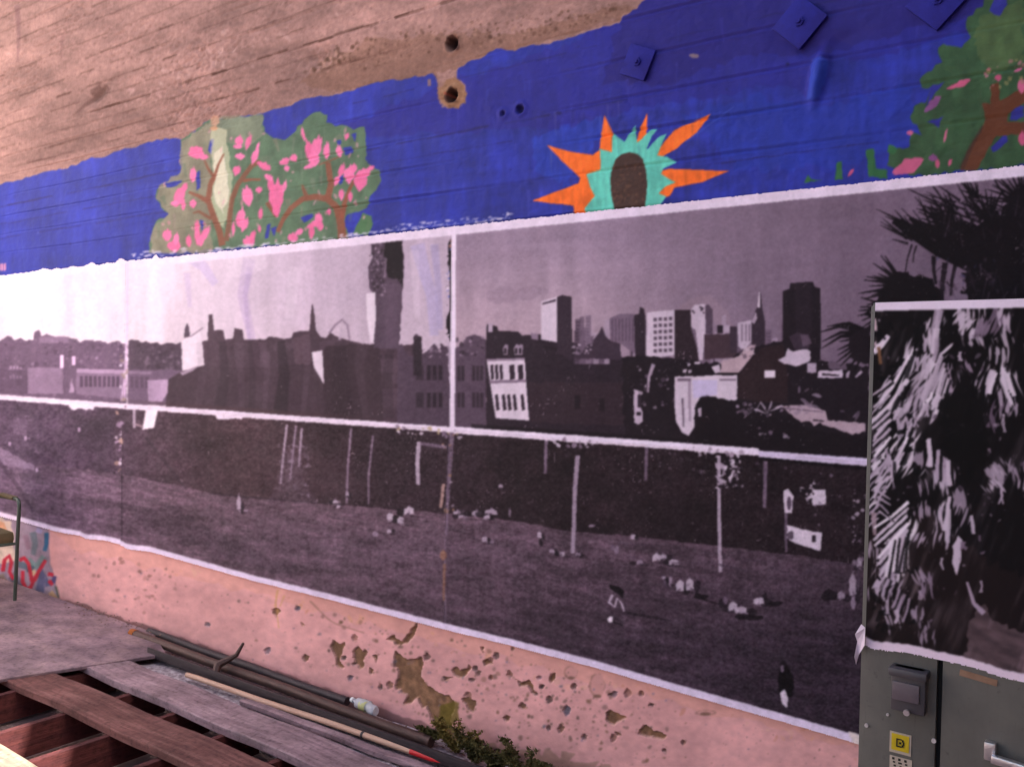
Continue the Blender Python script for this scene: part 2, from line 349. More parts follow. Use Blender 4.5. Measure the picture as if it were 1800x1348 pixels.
# pale streak down the crown
wc.poly([(371, 228), (384, 224), (398, 228), (402, 270), (408, 320), (404, 360), (394, 402), (382, 388), (372, 350), (374, 300), (370, 262)], (206, 204, 168), .62, 3)
wc.poly([(376, 270), (392, 256), (398, 300), (402, 345), (392, 376), (378, 350)], (228, 220, 194), .72, 3)
wc.ell(378, 213, 8, 10, (196, 146, 118), .8, 0, .2); wc.ell(376, 226, 7, 4, (210, 150, 110), .8)
BRN = (132, 76, 54)
for pts, a_, b_ in [([(391, 432), (386, 408), (376, 380), (366, 352), (370, 325), (377, 310)], 12, 8), ([(376, 315), (384, 290), (394, 270)], 6, 2), ([(366, 355), (350, 345), (332, 338)], 9, 4), ([(377, 312), (366, 296), (360, 282)], 6, 3),
                    ([(398, 424), (402, 395), (408, 350), (418, 325), (430, 308), (442, 292), (458, 284)], 9, 8), ([(428, 318), (440, 316), (458, 316)], 6, 4), ([(372, 385), (350, 372), (340, 375)], 6, 3),
                    ([(602, 420), (600, 395), (592, 365), (576, 350), (555, 346), (532, 350), (512, 366), (498, 385), (488, 408)], 15, 7), ([(576, 350), (582, 325), (578, 300), (576, 286)], 12, 9),
                    ([(600, 385), (607, 355), (614, 335), (622, 318)], 10, 4), ([(540, 348), (533, 332), (531, 325)], 8, 3), ([(470, 356), (478, 370), (486, 382)], 8, 4), ([(560, 290), (600, 275)], 3, 2)]:
    wc.stroke(pts, a_, b_, (BRN[0]+wc.rng.uniform(-10, 10), BRN[1], BRN[2]), .92, pid=3)
PNK = (232, 112, 160)
def petal(x, y, w_, h_, r=0, pid=4, c=PNK, al=.96):
    j = wc.rng.uniform(-12, 12); cl = (min(c[0]+j*.5, 245), c[1]+j, c[2]+j); ca, sa = math.cos(r), math.sin(r); q = wc.rng.uniform
    P_ = [(0, -1.35), (.35, -.8), (.62, -1.1*q(.6, 1.1)), (.9, -.35), (1, .25), (.6, .8), (.15, 1.2*q(.8, 1.2)), (-.4, .9), (-.95, .35), (-1, -.25), (-.7, -.95*q(.6, 1.1)), (-.3, -.75)]
    wc.poly([(x+a_*w_*ca-b_*h_*sa, y+a_*w_*sa+b_*h_*ca) for a_, b_ in P_], cl, al, rag=.5, step=4, pid=pid)
for x, y, w_, h_, r in [(420, 248, 7, 9, .1), (436, 250, 5, 12, .3), (418, 258, 8, 4, 0), (448, 275, 6, 12, .35), (452, 262, 3, 12, .2), (464, 292, 14, 6, .5), (416, 300, 7, 8, .4), (422, 275, 9, 5, 0), (345, 270, 14, 8, -.1), (358, 276, 9, 5, 0), (340, 308, 6, 12, .1), (345, 262, 12, 4, 0),
                        (316, 345, 9, 18, .35), (325, 330, 5, 8, .2), (308, 358, 7, 5, 0), (340, 358, 6, 7, 0), (323, 360, 4, 10, 0), (435, 345, 10, 16, -.1), (455, 334, 6, 5, 0), (486, 345, 13, 26, .05), (500, 328, 4, 10, .2), (476, 325, 6, 14, -.1), (486, 370, 7, 10, 0), (472, 312, 8, 5, .6),
                        (424, 382, 8, 16, .15), (430, 395, 6, 12, .4), (418, 390, 4, 9, -.2), (410, 402, 3, 12, 0), (458, 376, 4, 10, .1), (294, 414, 8, 10, .1), (306, 432, 12, 10, 0), (310, 420, 5, 10, .1), (332, 424, 5, 10, 0), (347, 410, 5, 22, 0), (360, 412, 6, 14, .5), (352, 424, 6, 8, 0),
                        (438, 424, 11, 9, -.5), (444, 416, 5, 10, .3), (456, 402, 3, 6, 0), (545, 268, 8, 20, -.3), (556, 260, 9, 20, .2), (552, 280, 10, 12, 0), (574, 265, 6, 14, 0), (596, 266, 6, 10, -.2), (545, 292, 12, 4, -.4), (533, 236, 3, 12, -.2), (500, 284, 10, 5, -.5), (516, 278, 7, 6, -.4), (504, 296, 5, 5, 0),
                        (600, 300, 5, 12, .3), (614, 306, 10, 14, .1), (622, 296, 6, 8, 0), (592, 318, 5, 8, .4), (634, 318, 12, 15, .2), (640, 304, 12, 7, -.2), (652, 296, 7, 4, -.5), (600, 342, 5, 9, 0), (616, 346, 4, 9, 0), (560, 385, 7, 10, 0), (552, 394, 14, 5, -.5), (548, 408, 5, 12, .1), (563, 398, 6, 8, 0), (515, 418, 9, 8, 0), (526, 408, 8, 5, -.5), (578, 372, 4, 5, 0), (610, 240, 4, 6, .4)]:
    petal(x, y, w_, h_, r)
for k in range(60):
    x = wc.rng.uniform(285, 655); y = wc.rng.uniform(230, 440)
    if wc.ids(np.array([x]), np.array([y]))[0] == 2: petal(x, y, wc.rng.uniform(1, 3), wc.rng.uniform(1.5, 6), wc.rng.uniform(-.5, .5), c=(214, 140, 160), al=.6)
# ---- sunburst flower
OR, TEAL, SEED = (250, 112, 34), (98, 202, 178), (66, 44, 36)
for p in ([(961, 255), (1000, 266), (1042, 273), (1054, 264), (1062, 203), (1070, 218), (1080, 240), (1090, 300), (1085, 380), (1010, 380), (1008, 362), (970, 358), (935, 353), (1018, 322), (1020, 313), (990, 285)],
          [(1118, 252), (1126, 226), (1138, 199), (1137, 235), (1126, 256)], [(1150, 276), (1168, 250), (1186, 229), (1215, 216), (1250, 201), (1225, 233), (1190, 262), (1165, 276)],
          [(1155, 303), (1176, 297), (1230, 299), (1283, 301), (1235, 321), (1186, 330), (1178, 345), (1160, 350), (1155, 340)]):
    wc.poly(p, OR, rag=.8, step=14, pid=5)
wc.poly([(1028, 366), (1046, 345), (1038, 330), (1031, 306), (1056, 298), (1054, 262), (1076, 268), (1077, 234), (1098, 250), (1104, 240), (1118, 220), (1120, 252), (1132, 240), (1146, 228), (1156, 228), (1146, 240), (1138, 260), (1160, 240), (1172, 236), (1162, 258), (1156, 274),
         (1172, 276), (1190, 286), (1166, 297), (1162, 306), (1178, 316), (1188, 321), (1170, 328), (1158, 340), (1172, 346), (1160, 362), (1030, 376)], TEAL, rag=.6, step=16, pid=6)
wc.stroke([(1138, 262), (1150, 246), (1160, 240)], 3, 1.5, BLUE, 1); wc.stroke([(1120, 250), (1128, 244), (1134, 236)], 2, 2, OR)
wc.poly([(1081, 372), (1076, 350), (1073, 322), (1075, 298), (1083, 280), (1094, 271), (1107, 268), (1121, 271), (1131, 281), (1136, 300), (1138, 325), (1136, 350), (1132, 372)], SEED, rag=.5, pid=7)
wc.specks([(1078, 290), (1130, 285), (1134, 355), (1080, 360)], 160, .8, 2.2, [(96, 64, 48), (46, 32, 28), (110, 74, 54)], (.4, .8))
wc.noise([(930, 195), (1290, 195), (1290, 375), (930, 375)], .10, 5, 22, 41, 3); wc.noise([(930, 195), (1290, 195), (1290, 375), (930, 375)], .08, 40, 30, 42, 3)
# ---- second tree, at the right
G3 = (54, 86, 54)
t2 = [(1722, -40), (1728, 14), (1702, 30), (1700, 52), (1706, 66), (1690, 84), (1658, 78), (1648, 94), (1656, 110), (1632, 128), (1616, 142), (1620, 156), (1640, 152), (1628, 182), (1608, 188), (1600, 208), (1620, 240), (1604, 232), (1598, 258), (1570, 262), (1560, 290), (1606, 310), (2240, 250), (2240, -200)]
wc.poly(t2, G3, rag=4, step=9, pid=8)
wc.poly([(1720, 30), (1800, 0), (1800, 110), (1740, 130), (1712, 80)], (84, 104, 60), .6, 6)
wc.noise(t2, .16, 16, 30, 43, 4)
for b in ([(1740, 20), (1764, -20), (1770, 10), (1758, 30)], [(1630, 215), (1660, 205), (1650, 226)], [(1742, 260), (1770, 236), (1772, 250), (1745, 268)], [(1780, 190), (1800, 186), (1800, 206), (1776, 212)], [(1640, 150), (1660, 145), (1640, 172), (1626, 190)]):
    wc.poly(b, (44, 46, 140), rag=3, pid=1)
for p in ([(1414, 322), (1420, 308), (1428, 316), (1446, 318)], [(1468, 318), (1472, 286), (1480, 284), (1482, 316)], [(1522, 264), (1536, 262), (1540, 296), (1560, 300), (1560, 315), (1528, 312)], [(1562, 254), (1578, 262), (1572, 272), (1560, 268)]):
    wc.poly(p, (48, 104, 60), rag=1.5, step=6, pid=8)
wc.poly([(1688, 300), (1700, 268), (1722, 236), (1732, 210), (1726, 182), (1742, 184), (1742, 150), (1756, 146), (1758, 178), (1776, 168), (1810, 150), (1900, 130), (1900, 160), (1800, 182), (1772, 202), (1770, 215), (1810, 214), (1900, 200), (1900, 225), (1796, 236), (1752, 240), (1734, 268), (1716, 300)], (98, 54, 30), rag=1.5, step=8, pid=9)
wc.stroke([(1690, 298), (1705, 262), (1728, 222)], 10, 5, (64, 38, 30), .6)
for x, y, w_, h_, r in [(1690, 148, 18, 5, -.4), (1674, 154, 10, 3, -.3), (1640, 184, 20, 6, -.8), (1596, 292, 30, 11, -.45), (1640, 278, 8, 6, 0), (1648, 288, 4, 8, 0), (1755, 138, 6, 5, 0), (1738, 124, 4, 3, 0), (1796, 152, 7, 12, 0), (1797, 244, 7, 12, 0), (1670, 286, 3, 6, .3), (1496, 304, 3, 8, .6), (1600, 234, 6, 4, 0), (1662, 240, 2, 12, .2), (1790, 124, 8, 3, -.4)]:
    petal(x, y, w_, h_, r, pid=10, c=(206, 92, 130) if x != 1640 else (140, 84, 140))
wc.specks([(1722, 130), (1800, 100), (1800, 150), (1740, 160)], 26, 1, 4, [(190, 120, 130), (150, 140, 90)], (.5, .9))
# overspray and white bits of paper just above the print
for k in range(190):
    x = wc.rng.uniform(225, 900); y = 485-.1067*x+wc.rng.uniform(-16, -1)*(1 if x < 330 or x > 680 else .5)
    wc.ell(x, y, wc.rng.uniform(1, 7), wc.rng.uniform(.8, 2.2), (214, 206, 222), wc.rng.uniform(.3, .9), -.1, .3, n=9)
for x in range(690, 900, 5):
    y = 485-.1067*x-wc.rng.uniform(4, 14); wc.ell(x, y, 2, .9, (190, 190, 226), .7, n=8)
for k in range(7): petal(-6+k*5-30*(k > 3), 470, 2.4, 7, c=(206, 140, 170), pid=4)
# ================================================================ lower wall
pink = [(-320, 800), (-320, 1460), (2240, 1460), (2240, 1100), (900, 900)]
wc.rng = random.Random(8)
PINK = (220, 161, 157)
ys_, xs_, k_ = wc.mask(pink); wc.a[ys_, xs_][k_] = PINK; wc.id[ys_, xs_][k_] = 11
wc.noise(pink, .09, 90, 60, 51, 4, .25); wc.noise(pink, .06, 12, 9, 52, 3)
LB = lambda x: 907+.256*x               # foot of the print
wc.poly([(90, 930)]+[(x, LB(x)+wc.rng.uniform(10, 26)+6) for x in range(120, 1520, 22)]+[(1520, 1290), (90, 920)], (230, 162, 132), .28, 2)
wc.specks([(300, 990), (1520, 1300), (1520, 1340), (700, 1130), (300, 1010)], 130, 2, 9, [(224, 166, 124), (198, 132, 102), (226, 178, 150)], (.2, .55), .5)
BARE = (132, 98, 74)
def patch(p, rag=2.5, c=BARE, pid=12):
    wc.poly([(x+1.5, y+2.5) for x, y in p], (236, 186, 172), .4, rag)      # edge of the paint skin
    wc.poly(p, c, rag=rag, step=5, pid=pid); wc.noise(p, .25, 6, 7, 53, 3)
for p in ([(580, 1135), (586, 1124), (596, 1132), (606, 1128), (600, 1150), (596, 1160), (604, 1172), (594, 1172), (588, 1152)], [(620, 1145), (630, 1136), (640, 1150), (638, 1172), (632, 1176), (624, 1165)], [(654, 1152), (666, 1150), (660, 1164)], [(645, 1170), (656, 1178), (652, 1186)],
          [(694, 1143), (702, 1150), (716, 1160), (732, 1158), (740, 1154), (742, 1172), (738, 1190), (750, 1206), (770, 1218), (790, 1222), (800, 1236), (796, 1252), (790, 1268), (800, 1290), (776, 1292), (760, 1272), (750, 1240), (742, 1244), (736, 1226), (710, 1238), (716, 1222), (694, 1206), (700, 1180), (692, 1166)],
          [(680, 1124), (692, 1116), (706, 1128), (720, 1112), (732, 1094), (728, 1116), (716, 1130), (700, 1134)], [(794, 1178), (802, 1172), (808, 1180), (820, 1176), (824, 1166), (828, 1174), (822, 1182), (812, 1190), (798, 1186)],
          [(812, 1226), (822, 1224), (836, 1232), (832, 1252), (822, 1246)], [(848, 1162), (856, 1158), (866, 1166), (852, 1170)], [(906, 1194), (916, 1200), (930, 1194), (938, 1206), (942, 1222), (934, 1218), (928, 1204), (912, 1206)], [(966, 1190), (978, 1180), (976, 1192), (968, 1200)],
          [(1064, 1252), (1074, 1248), (1086, 1252), (1100, 1262), (1090, 1266), (1078, 1274), (1068, 1268)], [(1124, 1282), (1132, 1274), (1146, 1282), (1172, 1292), (1166, 1298), (1140, 1294), (1124, 1290)], [(1080, 1284), (1092, 1292), (1084, 1292)],
          [(478, 1072), (486, 1068), (494, 1074), (486, 1080), (484, 1086)], [(898, 1136), (904, 1138), (900, 1144)], [(845, 1138), (852, 1136), (850, 1148)], [(780, 1188), (794, 1190), (782, 1196)], [(528, 1092), (534, 1098), (530, 1100)]):
    patch(p)
for cx_, cy_, rx, ry in ((1050, 1204, 14, 22), (1004, 1182, 12, 12), (1240, 1252, 18, 5)):
    wc.ell(cx_, cy_, rx, ry, (150, 110, 96), .6, 0, .12); wc.ell(cx_+.8, cy_-.6, rx-2, ry-1.8, (214, 156, 148), .95, 0, .12)
    wc.ell(cx_, cy_+ry-3, rx*.5, 3, (110, 82, 66), .7)
wc.specks([(110, 960), (1520, 1300), (1520, 1348), (900, 1348), (600, 1225), (130, 1060)], 420, .5, 1.6, [(128, 92, 80), (106, 78, 72), (160, 112, 100), (94, 84, 110)], (.4, .9))
wc.specks([(540, 1060), (960, 1160), (1180, 1260), (1180, 1348), (900, 1348), (640, 1200)], 240, 1, 4.5, [(118, 88, 66), (100, 76, 62), (120, 94, 84), (150, 110, 92)], (.4, .8), .8)
wc.specks([(150, 960), (330, 1010), (330, 1100), (170, 1060)], 60, 1, 4, [(150, 104, 92), (116, 84, 76)], (.3, .8))
wc.stroke([(488, 1036), (484, 1062), (490, 1104)], 4, 2, (206, 160, 90), .6); wc.stroke([(500, 1046), (492, 1066)], 3, 2, (206, 160, 90), .5)
wc.stroke([(545, 1056), (575, 1086), (590, 1096), (640, 1112)], 3, 2, (150, 110, 92), .6)
for k in range(9): wc.ell(wc.rng.uniform(680, 1520), wc.rng.uniform(1150, 1340), 1.6, 2, (110, 112, 150), .6, 0, .3)
for k in range(150):      # ragged flake scars in loose clusters
    x = wc.rng.gauss(wc.rng.choice([480, 600, 690, 730, 830, 930, 1000, 1120, 740, 860, 960]), 46); y = LB(x)+wc.rng.uniform(22, 130)
    if y > 1052+.345*(x-100)-8: continue
    s_ = 1.5+6*wc.rng.random()**2.5; wc.poly([(x-s_, y), (x-s_*.2, y-s_*wc.rng.uniform(.5, 1.6)), (x+s_*.8, y-s_*.4), (x+s_*.5, y+s_*.6), (x-s_*.3, y+s_*wc.rng.uniform(.3, 1.4))], wc.rng.choice([(116, 88, 66), (104, 84, 76), (150, 112, 96), (112, 92, 84), (112, 106, 116)]), wc.rng.uniform(.6, .95), rag=1.2, step=3, pid=12 if s_ > 4 else None)
# moss at the foot, then a darker band along the base line
wc.poly([(770, 1290), (800, 1262), (830, 1284), (900, 1312), (960, 1318), (1060, 1345), (1100, 1380), (900, 1420), (760, 1330)], (92, 84, 48), .3, 12)
wc.poly([(770, 1240), (796, 1230), (806, 1250), (792, 1275), (812, 1300), (770, 1300)], (104, 92, 32), .75, 6)
base_line = [(x, 1052+.345*(x-100)) for x in range(60, 1000, 20)]
wc.poly([(x, y-wc.rng.uniform(2, 9)) for x, y in base_line]+[(x, y+30) for x, y in base_line[::-1]], (110, 78, 76), .6, 3)
# ---- graffiti at the far end
gf = [(-60, 890), (-60, 1075), (104, 1060), (102, 1040), (95, 1010), (88, 990), (86, 960), (86, 935), (80, 915)]
wc.poly(gf, (150, 130, 146), rag=1.5, pid=13); wc.poly([(-60, 890), (20, 915), (28, 985), (10, 990), (-60, 1000)], (214, 190, 170), .9, 3)
wc.poly([(-60, 900), (8, 918), (14, 935), (4, 940), (-60, 930)], (210, 140, 96), .7, 3)
for pts, a_, c, al in [([(58, 935), (62, 955), (58, 975)], 12, (84, 104, 112), .7), ([(82, 936), (82, 955), (78, 968)], 8, (36, 92, 128), .95), ([(44, 940), (50, 965)], 9, (140, 104, 124), .7), ([(48, 985), (64, 995), (78, 978)], 14, (110, 136, 136), .9), ([(30, 990), (60, 1000)], 12, (74, 92, 108), .8), ([(48, 1000), (66, 1010)], 8, (60, 84, 96), .9),
                       ([(70, 1040), (76, 1000), (84, 1030)], 16, (84, 84, 120), .9), ([(20, 1010), (40, 1030)], 16, (88, 86, 104), .7), ([(96, 1012), (94, 1025)], 8, (70, 60, 110), .9), ([(64, 930), (74, 935)], 9, (160, 150, 190), .9), ([(0, 1010), (16, 1040)], 14, (150, 124, 104), .7), ([(56, 1003), (62, 1010)], 10, (206, 180, 140), .9),
                       ([(88, 1040), (100, 1055)], 10, (200, 160, 120), .9), ([(98, 1030), (103, 1050)], 4, (74, 84, 70), .9)]:
    wc.stroke(pts, a_, a_*.8, c, al, pid=13)
RED = (186, 22, 48)
for pts in ([(5, 1004), (8, 984), (16, 976), (20, 988), (17, 1005), (24, 1018)], [(34, 985), (42, 980), (50, 990), (54, 1008), (56, 1022)], [(40, 1003), (40, 1022), (46, 1034), (54, 1032), (60, 1018)], [(60, 1020), (68, 1004), (80, 984)], [(84, 1008), (94, 1010)], [(86, 1020), (92, 1028)]):
    wc.stroke(pts, 7, 6, RED, .95, pid=13)
wc.noise(gf, .12, 10, 10, 57, 3)
for k in range(26):       # runs and faded brush marks over the painted shapes
    x = wc.rng.choice([wc.rng.uniform(280, 660), wc.rng.uniform(960, 1270), wc.rng.uniform(1600, 1800)]); y = wc.rng.uniform(210, 330)-.06*(x-500)
    wc.stroke([(x, y), (x+1, y+wc.rng.uniform(20, 70))], wc.rng.uniform(2, 6), 1, wc.rng.choice([(40, 44, 110), (190, 180, 170), (90, 70, 60)]), .12)
wc.soften(2)
# ================================================================ the black-and-white print on the wall
def g(v, warm=0.0):
    m = v*(1-v); warm *= .5; return (17+v*221+warm*7, 12+v*212-42*m, 15+v*219-warm*9+6*m)
pc = Canvas(g(.5)); R = pc.rng = random.Random(12)
TOPE = lambda x: 485-.1067*x
MIDE = lambda x: 698.5+.0712*x
# skies; the paler left sheets also carry painted-in glare
def band(x0, x1, y0, y1): return [(x0, y0), (x1, y0), (x1, y1), (x0, y1)]
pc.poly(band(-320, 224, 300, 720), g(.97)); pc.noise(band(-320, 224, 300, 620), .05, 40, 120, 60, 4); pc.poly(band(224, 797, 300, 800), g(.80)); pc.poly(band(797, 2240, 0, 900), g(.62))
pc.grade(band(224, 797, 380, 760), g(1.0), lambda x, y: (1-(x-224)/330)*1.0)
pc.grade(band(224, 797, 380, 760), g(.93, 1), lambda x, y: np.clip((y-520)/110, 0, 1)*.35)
pc.grade(band(797, 2240, 200, 820), g(.73, 1.2), lambda x, y: np.clip((y-(430-.05*(x-800)))/150, 0, 1)*np.clip((1330-x)/330, 0.1, 1)*.95)
pc.grade(band(797, 2240, 200, 820), g(.42), lambda x, y: np.clip((x-1000)/520, 0, 1)*.75)
pc.noise(band(224, 797, 380, 640), .05, 22, 130, 61, 3); pc.noise(band(797, 1800, 250, 640), .055, 30, 90, 62, 4); pc.noise(band(797, 1800, 250, 640), .03, 120, 14, 63, 3, -.05)
for pts, wd, c, al in [([(330, 448), (360, 470), (380, 500)], 22, (178, 160, 216), .3), ([(440, 455), (428, 520), (436, 560), (445, 600)], 22, (176, 152, 196), .3), ([(440, 470), (432, 520), (440, 600)], 10, (170, 146, 192), .3), ([(735, 430), (745, 470), (760, 520), (765, 590)], 26, (160, 156, 216), .3), ([(765, 430), (772, 500), (776, 580)], 14, (150, 146, 206), .3), ([(520, 470), (510, 560)], 24, g(.95), .3), ([(400, 470), (470, 460)], 40, g(.98), .3), ([(730, 440), (735, 560)], 16, g(.95), .3), ([(330, 480), (335, 540)], 12, (190, 168, 210), .3)]:
    pc.stroke(pts, wd, wd*.6, c, al)
pc.poly([(850, 520), (880, 503), (950, 505), (975, 515), (930, 528), (870, 535)], g(.48), .22, 4)
pc.poly([(1190, 545), (1215, 525), (1250, 518), (1280, 545), (1290, 575), (1260, 570)], g(.66, 2), .3, 3)
# ---- first sheet, upper: hazy trees and houses
c1 = g(.36); P = lambda v: (30+v*210+4, 20+v*190, 30+v*210+5)
sk = [(-320, 600), (0, 600), (8, 596), (14, 590), (22, 592), (26, 598), (38, 594), (44, 598), (60, 598), (62, 584), (70, 580), (74, 591), (84, 588), (98, 592), (120, 593), (136, 596), (142, 602), (152, 598), (166, 600), (176, 598), (190, 604), (206, 600), (222, 604), (224, 712), (-320, 690)]
pc.poly(sk, P(.32), rag=1.5, step=5)
pc.specks(sk, 420, 1.5, 5, [P(.22), P(.42), P(.3), P(.18)], (.3, .8)); pc.specks(sk, 60, 1, 3, [P(.75), P(.6)], (.3, .7))
pc.poly(band(70, 122, 592, 603), P(.5), .8, 1); pc.poly(band(50, 112, 646, 692), P(.5), .95, 1); pc.poly([(136, 648), (224, 650), (224, 702), (136, 692)], P(.46), .95, 1)
pc.poly([(136, 648), (224, 650), (224, 657), (136, 655)], P(.64)); pc.poly(band(107, 113, 624, 647), P(1.0)); pc.poly(band(128, 134, 626, 642), P(.92), rag=1)
for x in range(142, 214, 8): pc.rect(x, 661, x+5.5, 680, P(.2), .85)
pc.poly([(128, 664), (132, 690), (122, 690)], P(.68), .9, 1)
for x in (18, 24, 30, 36):
    for y in (643, 660): pc.rect(x, y, x+4, y+6, P(.7), .8)
pc.poly([(-320, 650), (50, 650), (50, 692), (-320, 680)], P(.2), .5, 2)
pc.specks([(-320, 596), (224, 600), (224, 645), (-320, 645)], 150, 1, 3.2, [P(.55), P(.66), P(.14), P(.2)], (.35, .85)); pc.noise(band(-320, 224, 600, 712), .08, 30, 30, 64, 3)
# ---- second sheet, upper
pc.poly([(226, 600), (232, 596), (244, 598), (250, 602), (258, 600), (266, 604), (276, 602), (284, 606), (300, 603), (312, 605), (320, 602), (322, 655), (226, 655)], g(.27), rag=1.5, step=4)
pc.specks(band(226, 320, 604, 650), 70, 1.5, 4, [g(.18), g(.38), g(.5)], (.3, .7))
pc.poly(band(226, 330, 650, 712), P(.36), rag=1); pc.poly([(226, 652), (268, 653), (268, 658), (226, 657)], P(.5))
for x in range(230, 262, 9): pc.rect(x, 662, x+6, 682, P(.22), .7)
bld = [(292, 720), (296, 668), (322, 652), (350, 640), (360, 641), (357, 600), (367, 598), (368, 553), (375, 553), (377, 581), (394, 581), (397, 597), (411, 595), (413, 577), (428, 580), (430, 597), (468, 597), (474, 592), (487, 593), (500, 596), (514, 594), (517, 585), (530, 582), (545, 582), (548, 547), (550, 532), (553, 548), (557, 580), (565, 592), (575, 594), (582, 584), (590, 590), (620, 600), (650, 606), (735, 606), (735, 770), (292, 740)]
pc.poly(bld, g(.235, .6), rag=1, step=8)
pc.stroke([(580, 586), (590, 572), (603, 562), (612, 572), (616, 598)], 4, 3, g(.5), .8); pc.stroke([(598, 598), (602, 578)], 5, 3, g(.75), .8)
for k in range(30):      # roofs and facades in front of one another
    x = R.uniform(360, 690); y = R.uniform(600, 690); w_ = R.uniform(18, 60); h_ = R.uniform(14, 46); v = R.choice([.16, .2, .27, .3, .34])
    pc.poly([(x, y), (x+w_*.5, y-R.choice([0, 0, 7])), (x+w_, y-1), (x+w_, y+h_), (x, y+h_)], g(v, .6), .4)
    if R.random() < .5:
        for q in range(int(w_/9)): pc.rect(x+3+q*9, y+6, x+7+q*9, y+12, g(v-.1), .5)
pc.poly([(568, 620), (576, 608), (668, 604), (676, 750), (572, 745)], g(.17, .6), rag=1); pc.poly([(296, 668), (350, 645), (545, 648), (575, 690), (575, 735), (300, 720)], g(.2, .6), .6, 2)
pc.poly([(514, 596), (546, 585), (548, 640), (520, 640)], g(.32, 1), .7, 1)
pc.poly([(320, 600), (353, 580), (361, 642), (322, 652)], g(.97)); pc.poly([(318, 655), (352, 642), (340, 652), (322, 660)], g(.7), .9); pc.poly([(325, 594), (326, 578), (330, 568), (334, 576), (335, 592)], g(.28)); pc.stroke([(336, 592), (358, 576)], 2, 2, g(.55))
pc.poly([(549, 619), (568, 616), (571, 676), (562, 660), (553, 645)], g(.95)); pc.poly([(260, 668), (297, 667), (296, 690), (286, 706), (262, 706)], P(.62), rag=1)
pc.grade([(268, 668), (297, 667), (296, 690), (286, 706), (268, 706)], P(.8), lambda x, y: (x-262)/50)
for x0, wd, al in ((392, 22, .45), (495, 26, .65), (440, 14, .3), (600, 40, .25), (690, 24, .3)): pc.stroke([(x0, 600), (x0+R.uniform(-8, 8), 660), (x0+R.uniform(-9, 9), 735)], wd*.5, wd, g(.08), al*.8)
for x0, wd, al in ((420, 18, .22), (462, 14, .3), (540, 16, .3), (640, 22, .22), (355, 20, .2)): pc.stroke([(x0, 602), (x0-R.uniform(-9, 9), 650), (x0+R.uniform(-9, 9), 735)], wd, wd*.5, g(.42, .5), al*.65)
# tower
pc.poly([(654, 425), (708, 421), (712, 450), (710, 500), (706, 560), (703, 612), (658, 612), (660, 520), (650, 505), (648, 470), (656, 455)], g(.28), rag=1.5, step=6)
pc.poly([(678, 423), (709, 421), (711, 450), (709, 505), (700, 490), (684, 488), (676, 450)], g(.03), rag=2, step=6); pc.specks(band(652, 678, 424, 520), 110, 1, 3, [g(.05), g(.65), g(.1), g(.45)], (.5, 1)); pc.poly([(678, 452), (682, 455), (680, 488), (676, 486)], g(.55), .7, 1)
pc.poly([(645, 516), (661, 514), (662, 560), (658, 603), (652, 600), (646, 560)], g(.97)); pc.grade([(664, 500), (706, 500), (703, 612), (662, 612)], g(.36), lambda x, y: np.sin((x-664)/14)*.5)
# row of houses up to the seam
pc.poly([(700, 610), (708, 604), (716, 622), (728, 626), (729, 590), (733, 586), (742, 592), (744, 622), (756, 614), (764, 604), (772, 614), (778, 606), (797, 612), (797, 770), (700, 760)], g(.28), rag=1.2, step=5); pc.poly(band(728, 743, 592, 660), g(.1), .85, 1)
pc.specks(band(745, 795, 606, 628), 22, 1, 3.5, [g(.7), g(.15), g(.5)], (.5, .9))
for y0 in (642, 690):
    for x in (752, 762, 772): pc.rect(x, y0, x+7, y0+26, g(.1), .8)
    pc.rect(733, y0, 746, y0+26, g(.12), .7)
pc.poly([(787, 408), (797, 406), (797, 700), (790, 640), (785, 560), (790, 480)], g(.8), .8, 3); pc.poly([(789, 430), (794, 420), (795, 470), (790, 480)], g(.05), rag=2); pc.poly([(786, 565), (793, 545), (796, 600), (788, 590)], g(.05), rag=2)
pc.specks(band(785, 796, 410, 600), 26, 1, 3, [(150, 110, 100), g(1), (96, 110, 190), g(.1)], (.6, 1))
# ---- third sheet, upper: skyline
pc.poly([(800, 612), (814, 606), (822, 592), (836, 588), (850, 592), (856, 598), (858, 770), (800, 765)], g(.3), rag=1.2, step=5); pc.specks(band(802, 856, 592, 628), 30, 1, 4, [g(.6), g(.15), g(.45)], (.4, .9))
for y0 in (643, 690):
    for x in (806, 813, 832, 839, 846): pc.rect(x, y0, x+5, y0+26, g(.1), .75)
    pc.rect(820, y0-2, 828, y0+30, g(.36), .4)
pc.poly([(856, 632), (857, 580), (858, 570), (876, 574), (878, 582), (912, 583), (920, 590), (952, 588), (1010, 602), (1045, 612), (1100, 630), (1122, 640), (1122, 770), (856, 765)], g(.12), rag=.8, step=8)
pc.poly([(860, 568), (868, 568), (868, 584), (860, 584)], g(.75)); pc.poly([(935, 585), (948, 587), (948, 598), (936, 596)], g(.55))
pc.poly([(857, 631), (924, 629), (928, 690), (932, 739), (873, 735), (866, 690)], g(.93)); pc.poly([(857, 631), (924, 629), (924, 633), (857, 635)], g(.6))
for x in (864, 872, 880, 897, 912): pc.poly([(x, 642), (x+(5 if x < 890 else 9), 641), (x+(6 if x < 890 else 10), 666), (x+1, 668)], g(.16))
pc.poly([(862, 669), (927, 667), (927, 672), (862, 674)], g(.55)); 
for x in (872, 884, 893, 903, 917): pc.poly([(x, 694), (x+5, 693), (x+8, 720), (x+2, 722)], g(.16))
for x in (886, 905, 912): pc.poly([(x, 612), (x+4, 605), (x+9, 606), (x+8, 624), (x+1, 624)], g(.7), .9); pc.rect(x+2, 612, x+6, 622, g(.12))
